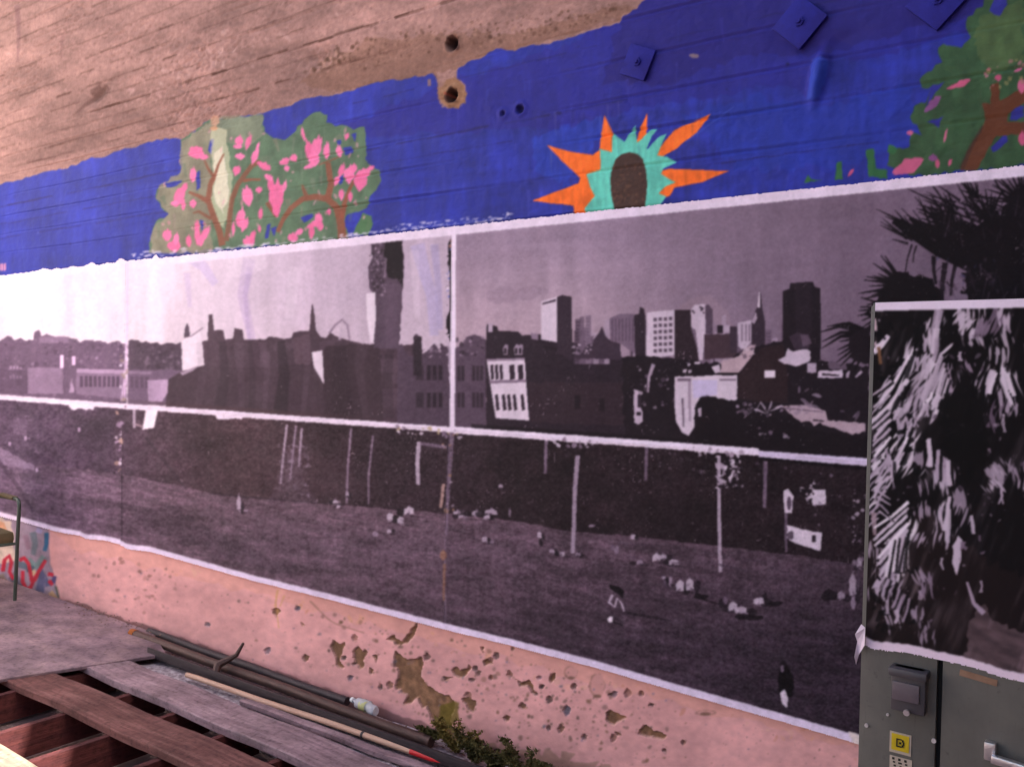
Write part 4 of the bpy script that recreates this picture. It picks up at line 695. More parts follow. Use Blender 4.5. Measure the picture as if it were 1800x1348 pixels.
shafts([(1602, 620), (1598, 640), (1590, 660)], 9, 62, D+.55, .9, 8, .12); shafts([(1575, 690), (1585, 680), (1560, 720)], 14, 40, D+.6, .9, 8, .2)
for x0, y0 in ((1565, 690), (1564, 712), (1563, 735)): leaf(x0, y0-30, x0-2, y0+50, 8, 40, .95, 1, 6, 4)
shafts([(1642, 560), (1645, 580), (1640, 600)], 12, 30, D+.1, .85, 9, .3); cc.stroke([(1652, 545), (1645, 575), (1643, 610), (1650, 640)], 18, 10, g(.75), .8)
shafts([(1650, 620), (1640, 640), (1630, 665), (1620, 690), (1655, 660)], 26, 46, D+.45, .85, 8, .35); shafts([(1645, 680), (1640, 700), (1615, 705), (1650, 690)], 18, 36, D+.4, .85, 9, .5); cc.stroke([(1665, 640), (1668, 670), (1672, 690)], 5, 8, g(.7))
shafts([(1598, 760), (1596, 790), (1592, 820)], 16, 50, D+.5, .92, 9, .18); shafts([(1610, 690), (1600, 720), (1590, 740), (1580, 700)], 22, 34, D+.3, .8, 7, .5)
for y0 in (780, 800, 840, 870): leaf(1562, y0-20, 1545, y0+40, 6, 34, .9, 1, 6, 3)
for y0 in (880, 900): leaf(1596, y0, 1588, y0+60, 8, 60, .92, 1, 7, 6)
shafts([(1592, 930), (1588, 950), (1582, 970)], 14, 60, D+.18, .9, 7, .12); shafts([(1545, 960), (1555, 985), (1560, 1010), (1575, 1005), (1545, 1030)], 34, 30, D+.3, .75, 7, .8); shafts([(1580, 1050), (1570, 1070)], 8, 40, D+.1, .7, 7, .3); cc.stroke([(1536, 900), (1538, 940)], 10, 6, g(.7, 2), .8)
cc.stroke([(1633, 770), (1636, 800), (1632, 820)], 7, 10, g(.8)); shafts([(1640, 820), (1648, 830), (1660, 810)], 8, 36, D-.25, .75, 8, .3); cc.stroke([(1658, 805), (1666, 835), (1672, 855)], 8, 6, g(.7)); shafts([(1618, 800), (1616, 850), (1625, 890), (1618, 940)], 10, 22, D, .7, 6, .4)
shafts([(1668, 880), (1664, 900), (1662, 930)], 9, 40, D+.1, .8, 8, .15); shafts([(1690, 870), (1692, 890)], 6, 32, D, .7, 9, .3); fleck(1709, 921, 6, 12, g(.85)); cc.poly([(1684, 940), (1692, 948), (1690, 985), (1682, 1012), (1674, 985), (1674, 960)], g(.85), rag=2, step=6); fleck(1656, 990, 5, 8, g(.8)); fleck(1724, 1030, 5, 8, g(.75)); fleck(1696, 958, 8, 5, g(.5)); fleck(1722, 945, 3, 4, g(.4)); fleck(1618, 1045, 6, 6, g(.7))
shafts([(1620, 1005), (1624, 1020)], 6, 30, D-.3, .6, 8, .2); cc.stroke([(1700, 1022), (1712, 1060), (1730, 1078)], 4, 10, g(.7)); shafts([(1608, 1070), (1622, 1095), (1632, 1112)], 10, 22, D, .65, 8, .7)
shafts([(1745, 815), (1742, 830), (1740, 845)], 12, 26, D-.4, .8, 9, .5); fleck(1738, 795, 5, 5, g(.6)); fleck(1760, 872, 6, 10, g(.75)); shafts([(1788, 810), (1785, 830)], 7, 24, D-.3, .7, 8, .6)
shafts([(1700, 560), (1705, 575), (1715, 590)], 12, 24, D+.2, .8, 10, .8); shafts([(1703, 545), (1716, 555)], 16, 34, D+.4, .85, 10, .4); shafts([(1742, 550), (1738, 570)], 8, 40, D+.3, .5, 10, .2); shafts([(1764, 552), (1765, 585), (1754, 615)], 5, 28, D, .8, 8, .2) 
shafts([(1742, 650), (1745, 665), (1738, 670)], 9, 40, D+.3, .85, 10, .15); shafts([(1765, 650), (1770, 660)], 9, 48, D-.25, .85, 9, .15); fleck(1688, 626, 6, 6, g(.8)); shafts([(1670, 650), (1695, 640)], 8, 22, D, .6, 6, .6); shafts([(1765, 690), (1768, 710)], 6, 26, D+.1, .7, 8, .2); fleck(1764, 743, 5, 12, g(.8)); shafts([(1750, 710), (1745, 730)], 5, 26, D, .4, 6, .3)
cc.specks([(1535, 550), (1800, 550), (1800, 900), (1640, 1100), (1535, 1110)], 150, 1, 3.6, [g(.5), g(.3), g(.7)], (.4, .8), 1.6)
cc.specks([(1535, 550), (1620, 550), (1610, 1110), (1535, 1110)], 70, 1.5, 6, [(10, 8, 10)], (.7, 1), 2.2)
for k in range(70):      # beyond the frame the trunk goes on
    x = R.uniform(1800, 2200); y = R.uniform(560, 1100); shafts([(x, y)], 2, 30, D+R.uniform(-.5, .5), .8, 8)
def bars(n, p, q, dp, dq, w0, w1, v=1.0):
    # a comb of sunlit leaflets, each with its own slight curve, gaps left dark between them
    for k in range(n):
        j = lambda a_: R.uniform(-a_, a_)
        x0, y0, x1, y1 = p[0]+dp[0]*k+j(2), p[1]+dp[1]*k+j(2), q[0]+dq[0]*k+j(4), q[1]+dq[1]*k+j(5)
        cc.stroke([(x0+5, y0+3), (x1+5, y1+3)], w0*.8, w1*.8, (14, 11, 13), .8)
        cc.stroke([(x0, y0), (x0*.5+x1*.5+j(3), y0*.5+y1*.5+j(2)), (x1, y1)], w0*R.uniform(.6, 1.1), w1*R.uniform(.6, 1.2), g(v*R.uniform(.82, 1.03)), R.uniform(.85, 1))
bars(6, (1604, 614), (1578, 690), (-5, 9), (-7, 6), 4, 8); bars(8, (1568, 668), (1534, 700), (-.5, 14), (0, 14), 6, 4); bars(4, (1596, 668), (1584, 700), (-6, 8), (-8, 8), 8, 10)
bars(7, (1600, 745), (1584, 800), (-3, 12), (-5, 10), 5, 9); bars(5, (1568, 790), (1540, 830), (-2, 16), (-1, 15), 5, 5, .9); bars(4, (1558, 790), (1562, 830), (4, 6), (2, 8), 5, 3, .85)
bars(6, (1598, 880), (1537, 930), (-.5, 13), (1, 17), 7, 5); bars(4, (1595, 935), (1586, 1005), (-8, 4), (-9, 2), 5, 8); bars(6, (1555, 1010), (1545, 1040), (9, 8), (8, 10), 6, 4, .8); bars(4, (1538, 860), (1566, 880), (2, 12), (0, 12), 5, 3, .85)
bars(4, (1652, 546), (1642, 590), (-2, 16), (0, 14), 12, 8, .9); bars(6, (1656, 618), (1618, 700), (2, 9), (6, 6), 5, 9, .95); bars(3, (1640, 690), (1630, 706), (8, 4), (8, 3), 9, 7)
bars(3, (1745, 648), (1736, 682), (3, 4), (2, 3), 6, 12, .95); bars(3, (1764, 648), (1778, 686), (3, 4), (3, 4), 5, 9, .95); bars(3, (1634, 772), (1636, 826), (16, 18), (16, 16), 8, 8, .9); bars(3, (1668, 872), (1662, 936), (1, 12), (0, 10), 8, 7, .9)
for x, y in ((1626, 606), (1614, 640), (1630, 720), (1610, 738), (1578, 1082), (1560, 1066)): fleck(x, y, 6, 9, g(.8))
cc.poly([(1660, 690), (1725, 680), (1735, 720), (1742, 800), (1700, 850), (1660, 790), (1652, 740)], (11, 9, 10), .8, 9)
TP = lambda x: 529-.022*(x-1530)
cc.poly([(1500, TP(1500)-14), (2300, TP(2300)-14), (2300, TP(2300)+18), (1500, TP(1500)+18)], WH)
cf_ = [(1500, 1126), (1520, 1132), (1534, 1141), (1560, 1143), (1600, 1147), (1640, 1157), (1670, 1163), (1700, 1170), (1728, 1178), (1760, 1190), (1800, 1198), (1900, 1216), (2300, 1290)]
cfo = lambda x: np.interp(x, [p[0] for p in cf_], [p[1] for p in cf_])
xs = list(range(1500, 2300, 6)); cc.poly([(x, cfo(x)-15+R.uniform(-1.2, 1.2)) for x in xs]+[(x, cfo(x)+20) for x in xs[::-1]], (236, 214, 228))
cc.soften(3)
mk2 = Canvas((0, 0, 0)); mk2.rng = random.Random(6)
mk2.poly([(x, TP(x)-5) for x in xs]+[(x, cfo(x)+mk2.rng.uniform(-1, 1)) for x in xs[::-1]], (1, 1, 1), pid=1)
# ================================================================ wall geometry
def xcols(ua, ub, step, Y=0.0):
    return np.array([wallpt(u, 665.0, Y)[0] for u in np.arange(ua, ub, step)])
def grid(Xs, Zs):
    XX, ZZ = np.meshgrid(Xs, Zs); n, m = len(Zs), len(Xs)
    i = np.arange(n*m).reshape(n, m)
    Q = np.stack([i[:-1, :-1], i[:-1, 1:], i[1:, 1:], i[1:, :-1]], -1).reshape(-1, 4)
    return XX.ravel(), ZZ.ravel(), Q
WL, WR = -9.5, 4.2
xs = np.concatenate([np.linspace(WL, -8.0, 8)[:-1], xcols(-255, 2140, 2.05), np.linspace(2.5, WR, 8)])
zs = np.concatenate([np.arange(-.30, -.06, .04), np.arange(-.06, .53, .0042), np.linspace(.56, 2.24, 14), np.arange(2.26, 3.16, .0042), np.arange(3.16, 4.42, .0075), np.linspace(4.43, WALL_H, 4)])
X, Z, Q = grid(xs, zs)
low = Z < 1.2
# boards of the formwork: slight steps, grooves at the joints, pitted bands
seamz = np.array([2.30, 2.462, 2.60, 2.738, 2.89, 3.045, 3.19, 3.33, 3.50, 3.66, 3.83, 3.99, 4.15, 4.31, 4.5])
wob = .012*(fbm(X*1.3, Z*0+3.1, 5, 3)-.5)
bi = np.searchsorted(seamz, Z+wob); rs = np.random.RandomState(2); off = rs.uniform(-.0012, .0016, 20)[bi]
dist = np.min(np.abs((Z+wob)[:, None]-seamz[None, :]), 1)
D = off + .010*(fbm(X*1.6, Z*3, 7, 4)-.5) + .0045*(fbm(X*26, Z*34, 9, 3)-.5)
gk = np.clip(fbm(X*1.1, Z*2.2, 13, 3)*3-1.1, 0, 1)
D += -.007*np.exp(-(dist/.004)**2)*gk + .003*np.exp(-((dist-.011)/.005)**2)*gk*vn(X*4, Z*9, 14)
pit = np.clip((fbm(X*1.6, Z*3.2, 21, 3)-.5)*4, 0, 1)*(Z > 3.0)
D -= .012*pit*np.clip(fbm(X*45, Z*55, 22, 3)-.45, 0, 1)*2.2
D[low] = (.004*(fbm(X*2, Z*4, 31, 4)-.5) + .003*(fbm(X*18, Z*22, 33, 3)-.5))[low]
P3 = np.stack([X, np.zeros_like(X), Z], 1); U_, V_ = proj(P3)
paintc = wc.sample(U_, V_); idv = wc.ids(U_, V_)
D -= np.where((idv == 12) & low, .009, 0)
painted = np.isin(idv, [1, 2, 3, 4, 5, 6, 7, 8, 9, 10]); D += np.where(painted, .0012, 0)
for (hu, hv, r, dp) in ((795, 77, .027, .05), (795, 168, .024, .05), (914, 192, .016, .02), (884, 200, .010, .012)):
    h = wallpt(hu, hv); q = np.hypot(X-h[0], Z-h[2]); D -= dp*np.clip(1.35-q/r, 0, 1)**.6*(q < r*1.35); D += .005*np.exp(-((q-r*1.6)/.012)**2)
h = wallpt(1440, 132); q = ((X-h[0]-.18*(Z-h[2]))/.026)**2 + ((Z-h[2])/.085)**2; D += .036*np.exp(-q**1.5)      # lump of set mortar
q2 = ((X-h[0]-.05)/.10)**2 + ((Z-h[2]-.10)/.03)**2; D -= .012*np.exp(-q2)
h = wallpt(172, 168); D -= .02*np.exp(-(((X-h[0])/.10)**2+((Z-h[2]-.2*(X-h[0]))/.035)**2))
h = wallpt(560, 105); q = ((X-h[0])/.16)**2+((Z-h[2])/.06)**2; D -= .02*np.exp(-q)*fbm(X*30, Z*30, 44, 2)
V = np.stack([X, -D, Z], 1)
# unseen to the right and left the same paint goes on; sample is clamped there
C = lin(np.clip(paintc, 0, 255))
fm = V[Q].mean(1); pm = P3[Q].mean(1); fu, fv = proj(pm); fid = wc.ids(fu, fv)
zlow = pm[:, 2] < .62; zup = pm[:, 2] > 2.24
fid = np.where(zup, np.where(np.isin(fid, [11, 12, 13]), 0, fid), np.where(zlow, np.where(np.isin(fid, [11, 12, 13]), fid, 11), 20))
wall = empty('concrete_wall', (0, 0, 0), 'tall board-formed concrete wall, painted with a blue mural above and pink plaster below', 'wall')
def wpart(name, i, mat, parent=None, label=None):
    k = fid == i
    if not k.any(): return None
    o = mesh_np(name, V, Q[k], C, mat, parent or wall)
    if label: o['label'] = label
    return o
wpart('raw_concrete', 0, M_concrete, label='bare brownish concrete with board marks')
wpart('blue_paint', 1, M_paint, label='band of blue mural paint')
tr = wpart('painted_tree', 2, M_paint, label='painted green crown of a blossom tree'); wpart('painted_branches', 3, M_paint, tr); wpart('painted_blossoms', 4, M_paint, tr)
sb = wpart('painted_sunburst', 5, M_paint, label='orange painted rays'); wpart('painted_petals', 6, M_paint, sb); wpart('painted_seed_head', 7, M_paint, sb)
t2o = wpart('painted_tree', 8, M_paint, label='painted green tree with a brown trunk'); wpart('painted_trunk', 9, M_paint, t2o); wpart('painted_blossoms', 10, M_paint, t2o)
pk = wpart('pink_plaster', 11, M_plaster, label='flaking pink paint on the foot of the wall'); wpart('bare_patch', 12, M_concrete, pk, 'bare brown plaster where the paint came off'); wpart('graffiti', 13, M_paint, label='graffiti with red squiggles')
M_core = tone_mat('wall_core', [(.3, (118, 96, 84)), (.7, (140, 112, 98))], 3)
wpart('wall_face', 20, M_core)
MB().box(((WL+WR)/2, .24, WALL_H/2-.15), (WR-WL, .34, WALL_H+.3)).build('wall_core', M_core, wall)

# anchor plates bolted through the wall and painted over
M_plate = tone_mat('blue_painted_steel', [(.3, (32, 26, 112)), (.7, (36, 38, 140))], 14, .7, .25, bstr=.35, bdist=.004)
def plate(pc_, size, rot, nut=True):
    r = Matrix.Rotation(rot, 3, 'Y')
    m = MB(); m.box((pc_[0], -.012, pc_[2]), (size, .014, size), r, .002)
    o = m.build('anchor_plate', M_plate, wall, True); o['label'] = 'square steel anchor plate under blue paint'
    n = MB(); n.tube([(pc_[0], -.016, pc_[2]), (pc_[0], -.026, pc_[2])], .017, 6); n.tube([(pc_[0], -.026, pc_[2]), (pc_[0], -.036, pc_[2])], .008, 10); n.build('bolt', M_plate, o, True)
plate(wallpt(1124, 112), .118, rad(24)); plate(wallpt(1408, 42), .135, rad(44)); plate(wallpt(1650, 4), .135, rad(45))

# ================================================================ pasted print: six sheets
mural = empty('photo_mural', (0, 0, 0), 'large black and white photograph of a city park and skyline pasted on the wall', 'poster')
ZT, ZM, ZB = 2.325, 1.382, .43
SX = [-5.82, -3.085, -.349, 2.39]
def sheet(xa, xb, za, zb, ua, ub, ustep, zstep, seed, y0):
    Xs = xcols(ua, ub, ustep); Xs = Xs[(Xs > xa) & (Xs < xb)]; Xs = np.concatenate([[xa], Xs, [xb]])
    X, Z, Q = grid(Xs, np.linspace(za, zb, int((zb-za)/zstep)))
    P3 = np.stack([X, np.full_like(X, -.006), Z], 1); u, v = proj(P3)
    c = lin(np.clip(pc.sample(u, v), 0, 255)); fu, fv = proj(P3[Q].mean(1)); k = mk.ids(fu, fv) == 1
    # wet-paste wrinkles: upright folds, blisters, a lifted rim at the seams
    e = np.minimum(np.minimum(X-xa, xb-X), np.minimum(Z-za, zb-Z))
    w1 = np.clip(fbm(X*5+.7*vn(X*2, Z*2, seed), Z*.9, seed+1, 3)-.5, -1, 1)
    d = y0 + .009*np.abs(w1)*np.clip(fbm(X*.8, Z*.8, seed+5, 2)*2-.6, 0, 1) + .003*(fbm(X*3, Z*3, seed+2, 3)-.5) + .0016*(fbm(X*20, Z*20, seed+3, 2)-.5)
    d += .003*np.exp(-(e/.012)**2)*vn(X*9, Z*9, seed+4)
    return mesh_np('print_sheet', np.stack([X, -d, Z], 1), Q[k], c, M_paper, mural)
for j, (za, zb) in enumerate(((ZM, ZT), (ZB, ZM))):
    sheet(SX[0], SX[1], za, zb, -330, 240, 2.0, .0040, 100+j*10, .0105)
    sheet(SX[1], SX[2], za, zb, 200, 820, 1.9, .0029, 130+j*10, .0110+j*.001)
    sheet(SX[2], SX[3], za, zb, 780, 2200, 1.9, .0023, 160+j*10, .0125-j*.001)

# ================================================================ electrical cabinet with its own print
CY_ = -.55; CXL, CXR, CZ = 1.606, 2.98, 1.862
M_cab = tone_mat('grey_green_enamel', [(.3, (82, 79, 74)), (.7, (97, 94, 87))], 7, .5, .45, bstr=.12, bdist=.002, bscale=60)
def grime(m, layers):
    t = m.node_tree; p = t.nodes['Principled BSDF']; src = p.inputs['Base Color'].links[0].from_socket
    for sc, lo, hi, dk, st in layers:
        n_ = noise_node(t, sc, 6, .7, stretch=st); mr = t.nodes.new('ShaderNodeMapRange'); mr.inputs[1].default_value = lo; mr.inputs[2].default_value = hi; mr.inputs[3].default_value = dk; mr.inputs[4].default_value = 1.05
        t.links.new(n_.outputs[0], mr.inputs[0]); mx = t.nodes.new('ShaderNodeMix'); mx.data_type = 'RGBA'; mx.blend_type = 'MULTIPLY'; mx.inputs[0].default_value = 1
        t.links.new(src, mx.inputs[6]); t.links.new(mr.outputs[0], mx.inputs[7]); src = mx.outputs[2]
    t.links.new(src, p.inputs['Base Color'])
grime(M_cab, [(4, .3, .6, .78, (1, 1, .35)), (55, .26, .40, .6, None), (16, .27, .38, .75, (4, 4, .4))])
M_gap = tone_mat('dark_seal', [(.3, (26, 24, 24)), (.7, (34, 32, 32))], 20, .8, .2)
M_dark = tone_mat('grey_plastic', [(.3, (62, 58, 62)), (.7, (74, 68, 70))], 20, .45, .5, bstr=.1)
M_chrome = tone_mat('worn_steel', [(.3, (200, 196, 196)), (.7, (226, 220, 220))], 30, .28, .5, metal=.9, bstr=.15)
M_chip = tone_mat('chipped_primer', [(.3, (176, 166, 162)), (.7, (196, 186, 182))], 60, .8, .2)
cab = empty('electrical_cabinet', (0, 0, 0), 'grey-green metal electrical cabinet standing against the wall, partly covered by a print', 'cabinet')
MB().box(((CXL+CXR)/2, CY_/2-.002, CZ/2), (CXR-CXL, -CY_-.036, CZ), None, .006).build('body', M_cab, cab, True)
MB().box(((CXL+1.796)/2, CY_+.009, CZ/2+.01), (1.796-CXL, .018, CZ-.04), None, .004).build('side_panel', M_cab, cab, True)
door = MB().box(((1.808+CXR)/2, CY_+.009, CZ/2+.01), (CXR-1.808, .018, CZ-.04), None, .004).build('door', M_cab, cab, True)
MB().box((1.802, CY_+.018, CZ/2), (.02, .008, CZ-.05)).build('door_seal', M_gap, cab)
def cp(u, v): return wallpt(u, v, CY_)
a, b = cp(1572, 1164), cp(1630, 1254)
bx = MB(); cxm, czm = (a[0]+b[0])/2, (a[2]+b[2])/2; bw, bh = b[0]-a[0], a[2]-b[2]
swc = bx.box((cxm, CY_-.016, czm), (bw, .034, bh), None, .007).build('switch_cover', M_dark, cab, True)
MB().box((cxm, CY_-.022, czm+bh*.40), (bw+.010, .052, bh*.20), None, .008).build('hood', M_dark, swc, True)
MB().box((cxm-.004, CY_-.036, czm-bh*.02), (bw*.78, .008, bh*.42), None, .003).build('window', tone_mat('smoked_pane', [(.3, (88, 78, 84)), (.7, (98, 88, 92))], 12, .3, .5), swc, True)
MB().tube([(cxm, CY_-.036, czm-bh*.46), (cxm, CY_-.044, czm-bh*.46)], .008, 10).build('latch', M_chrome, swc, True)
# maker's plate: yellow square with a D round a small square, and a narrow plate under it
M_yel = tone_mat('yellow_label', [(.3, (186, 160, 24)), (.7, (204, 176, 34))], 30, .5, .3, bstr=0)
M_lab = tone_mat('faded_label', [(.3, (172, 158, 140)), (.7, (190, 174, 156))], 30, .6, .3, bstr=0)
M_blk = tone_mat('black_print', [(.3, (24, 22, 20)), (.7, (32, 28, 26))], 30, .6, .3, bstr=0)
a, b = cp(1568, 1290), cp(1598, 1319); lx, lz, ls = (a[0]+b[0])/2, (a[2]+b[2])/2, (b[0]-a[0])
lab = MB().box((lx, CY_-.0014, lz-.002), (ls+.010, .002, ls+.012)).build('maker_label', M_lab, cab)
MB().box((lx, CY_-.0034, lz), (ls, .002, ls)).build('yellow_square', M_yel, lab)
dm = MB(); y_ = CY_-.0056
def bar(x0, z0, x1, z1): dm.box((lx+(x0+x1)/2*ls, y_, lz+(z0+z1)/2*ls), (abs(x1-x0)*ls, .0012, abs(z1-z0)*ls))
bar(-.22, -.26, -.14, .26); bar(-.14, .18, .10, .26); bar(-.14, -.26, .10, -.18); bar(.10, .08, .2, .22); bar(.10, -.22, .2, -.08); bar(.16, -.1, .24, .1); bar(-.05, -.06, .07, .06)
dm.build('letter_d', M_blk, lab)
a, b = cp(1566, 1326), cp(1600, 1400)
l2 = MB().box(((a[0]+b[0])/2, CY_-.0014, (a[2]+b[2])/2), (ls+.012, .002, a[2]-b[2])).build('rating_label', M_lab, cab)
rm = MB()
for k in range(9):
    zz = a[2]-.006-k*.009
    for q in range(3): rm.box((a[0]+.007+q*.015+(k % 3)*.002, CY_-.0032, zz), (.006+.003*((k*q) % 2), .0012, .004 if k else .006))
rm.build('lettering', M_blk, l2)
for u, v, s in ((1521, 1273, .005), (1558, 1254, .0035), (1639, 1300, .006)):
    p = cp(u, v); MB().tube([(p[0]+.004, CY_-.001, p[2]), (p[0]+.004, CY_-.006, p[2])], s, 10).build('screw', M_chip, cab, True)
p = cp(1742, 1316); hd = MB().box((p[0], CY_-.012, p[2]), (.026, .022, .045), None, .004).build('door_handle', M_chrome, door, True)
MB().box((p[0]+.10, CY_-.035, p[2]-.016), (.19, .020, .020), Matrix.Rotation(rad(4), 3, 'Y'), .004).build('lever', M_chrome, hd, True)
M_rust = tone_mat('bare_rust', [(.3, (128, 98, 78)), (.7, (152, 120, 98))], 30, .8, .2)
p = cp(1712, 1186); MB().box((p[0]+.01, CY_-.0012, p[2]-.004), (.085, .0016, .016), Matrix.Rotation(rad(6), 3, 'Y')).build('rust_patch', M_rust, door)
# the print on the cabinet
Xs = xcols(1500, 2500, 1.9, CY_); Xs = np.concatenate([[CXL+.012], Xs[(Xs > CXL+.014) & (Xs < 2.7)]])
X, Z, Q = grid(Xs, np.arange(.72, 1.868, .0024)); P3 = np.stack([X, np.full_like(X, CY_-.004), Z], 1); u, v = proj(P3)
c = lin(np.clip(cc.sample(u, v), 0, 255)); fu, fv = proj(P3[Q].mean(1)); k = (mk2.ids(fu, fv) == 1) & (P3[Q].mean(1)[:, 2] < 1.86)
d = .003 + .003*fbm(X*5, Z*2, 201, 3) + .0015*fbm(X*22, Z*22, 203, 2)
o = mesh_np('palm_print', np.stack([X, CY_-d, Z], 1), Q[k], c, M_paper)
tag(o, 'black and white print of sunlit palm fronds pasted on the grey-green cabinet', 'poster')
# torn flap of paper at the cabinet's corner
fl = MB(); p = cp(1514, 1118)
fp = [cp(*q) for q in ((1516, 1095), (1524, 1100), (1524, 1130), (1512, 1148), (1508, 1165), (1506, 1150), (1509, 1125), (1506, 1112))]
fl.add([(q[0], CY_-.012-.006*(i % 3), q[2]) for i, q in enumerate(fp)], [tuple(range(8))]); ft = fl.build('torn_flap', tone_mat('torn_paper', [(.3, (206, 190, 200)), (.7, (226, 208, 220))], 20, .8, .2), o)

# ================================================================ ground, footing, timber
M_dirt = tone_mat('dirt', [(.3, (110, 90, 88)), (.55, (136, 114, 110)), (.75, (160, 138, 134))], 4, .95, .1, bstr=.6, bdist=.02, bscale=18)
M_grit = tone_mat('gritty_concrete', [(.28, (96, 84, 92)), (.45, (146, 130, 136)), (.6, (176, 162, 166)), (.75, (206, 194, 198))], 34, .95, .15, bstr=.8, bdist=.012, bscale=70)
gm = bmesh.new(); bmesh.ops.create_grid(gm, x_segments=60, y_segments=60, size=60)
for v_ in gm.verts: v_.co.z = -.185 + .012*math.sin(v_.co.x*1.7)*math.cos(v_.co.y*1.3) - .0
me = bpy.data.meshes.new('ground'); gm.to_mesh(me); gm.free(); me.materials.append(M_dirt); go = bpy.data.objects.new('ground', me); col.objects.link(go); tag(go, kind='structure')
# footing along the wall with a rough top
fx = np.linspace(-3.2, 1.55, 240); fy = np.linspace(-.40, -.02, 34); XX, YY = np.meshgrid(fx, fy); n, m = XX.shape
edge = np.minimum((YY+.40)/.05, 1)
ZZ = -.028 + .020*(fbm(XX*7, YY*7, 301, 4)-.5) + .016*np.clip(fbm(XX*34, YY*34, 303, 2)-.5, 0, 1) - .03*(1-edge)**2
i = np.arange(n*m).reshape(n, m); Qf = np.stack([i[:-1, :-1], i[:-1, 1:], i[1:, 1:], i[1:, :-1]], -1).reshape(-1, 4)
ft_ = mesh_np('footing', np.stack([XX.ravel(), YY.ravel(), ZZ.ravel()], 1), Qf, None, M_grit); tag(ft_, kind='structure')
MB().box((-.825, -.21, -.16), (4.75, .376, .19)).build('footing_core', M_grit, ft_)
def wood(name, a_, b_, c_, stretch):
    m = tone_mat(name, [(.25, a_), (.5, b_), (.75, c_)], 5, .82, .2, stretch, .6, .006, 9); t = m.node_tree; p = t.nodes['Principled BSDF']
    src = p.inputs['Base Color'].links[0].from_socket; n1 = noise_node(t, 3.2, 6, .7); n2 = noise_node(t, 38, 4, .6)
    for n_, lo, hi, dk in ((n1, .36, .62, .55), (n2, .28, .5, .6)):        # blotches of grime and small dark nicks
        mr = t.nodes.new('ShaderNodeMapRange'); mr.inputs[1].default_value = lo; mr.inputs[2].default_value = hi; mr.inputs[3].default_value = dk; mr.inputs[4].default_value = 1.06
        t.links.new(n_.outputs[0], mr.inputs[0]); mx = t.nodes.new('ShaderNodeMix'); mx.data_type = 'RGBA'; mx.blend_type = 'MULTIPLY'; mx.inputs[0].default_value = 1
        t.links.new(src, mx.inputs[6]); t.links.new(mr.outputs[0], mx.inputs[7]); src = mx.outputs[2]
    t.links.new(src, p.inputs['Base Color']); return m
M_ply = wood('weathered_plywood', (108, 88, 98), (136, 112, 118), (166, 138, 138), (.9, 2.2, 2))
M_pgrey = wood('grey_plank', (116, 92, 100), (146, 120, 126), (172, 146, 150), (.5, 7, 7))
M_pred = wood('red_brown_plank', (84, 54, 52), (110, 72, 68), (136, 98, 92), (.5, 7, 7))
M_joist = wood('red_joist', (64, 34, 38), (84, 44, 44), (104, 56, 52), (7, .5, 7))
random.seed(11)
def plank(name, p0, p1, width, thick, zt, mat, label, warp=.004, group=None):
    """a board from p0 to p1 (centre line of its top), with bevelled, slightly uneven edges"""
    p0, p1 = Vector((*p0, 0)), Vector((*p1, 0)); d = p1-p0; L = d.length; rz = math.atan2(d.y, d.x)
    o = empty_free = None; m = MB(); N = 26; sec = [(-.5, -thick), (-.5, -.004), (-.485, 0), (.485, 0), (.5, -.004), (.5, -thick)]
    v = []; f = []
    for i in range(N):
        x = L*i/(N-1); wv = warp*math.sin(i*.9+L*7)+random.uniform(-.0012, .0012)
        for (y, z) in sec: v.append((x, y*width+random.uniform(-.0016, .0016), z+wv))
    for i in range(N-1):
        for k in range(6): f.append((i*6+k, i*6+(k+1) % 6, (i+1)*6+(k+1) % 6, (i+1)*6+k))
    f.append(tuple(reversed(range(6)))); f.append(tuple(range((N-1)*6, N*6))); m.add(v, f)
    o = m.build(name, mat); o.location = (p0.x, p0.y, zt); o.rotation_euler = (0, 0, rz)
    return tag(o, label, 'plank', group)
plank('plank', (-2.42, -.515), (.5, -.52), .205, .038, .016, M_pgrey, 'weathered grey plank lying alongside the footing, parallel to the wall')
plank('plank', (-2.55, -.865), (.6, -.80), .205, .036, .016, M_pred, 'reddish brown plank lying over the joists beside the grey plank')
plank('lath', (-1.35, -.345), (.3, -.315), .045, .02, .004, M_pgrey, 'narrow grey lath between the grey plank and the pale pole', .002)
plank('plank', (-3.4, -1.405), (.9, -1.405), .19, .022, .0, wood('bleached_plank', (126, 112, 98), (150, 136, 118), (170, 156, 138), (.5, 7, 7)), 'sun-bleached pale plank lying over the joists, out in the sun')
# plywood sheet
A = gnd(292, 1149, .022); B = gnd(0, 1194, .022); dv = (B-A)/np.linalg.norm(B-A); B2 = B+dv*.6
pl = [(A[0], A[1]), (-2.62, -.062), (-5.86, -.05), (-5.86, B2[1]), (B2[0], B2[1])]
ply = MB().prism(pl, .006, .024).build('plywood_sheet', M_ply); bm = bmesh.new(); bm.from_mesh(ply.data); bmesh.ops.bevel(bm, geom=list(bm.edges), offset=.002, segments=1, affect='EDGES'); bm.to_mesh(ply.data); bm.free()
tag(ply, 'weathered plywood sheet laid as a platform against the graffitied end of the wall', 'plywood')
# joists under the boards
for k in (1, 2, 3, 4, 5, 6, 7, 8):
    x = -1.905+.39*(k-4)-(.085 if k == 3 else 0)
    o = MB().box((0, 0, 0), (.034, 2.1, .145), None, .003).build('joist', M_joist); o.location = (x, -1.48, -.0955)
    tag(o, ('reddish timber joist on edge, %s from the plywood edge' % ['first', 'second', 'third', 'fourth', 'fifth', 'sixth'][k-3]) if k > 2 else ('reddish timber joist under the plywood, %s its open edge' % ('nearer' if k == 2 else 'farther from')), 'joist', 'joists under the planks')
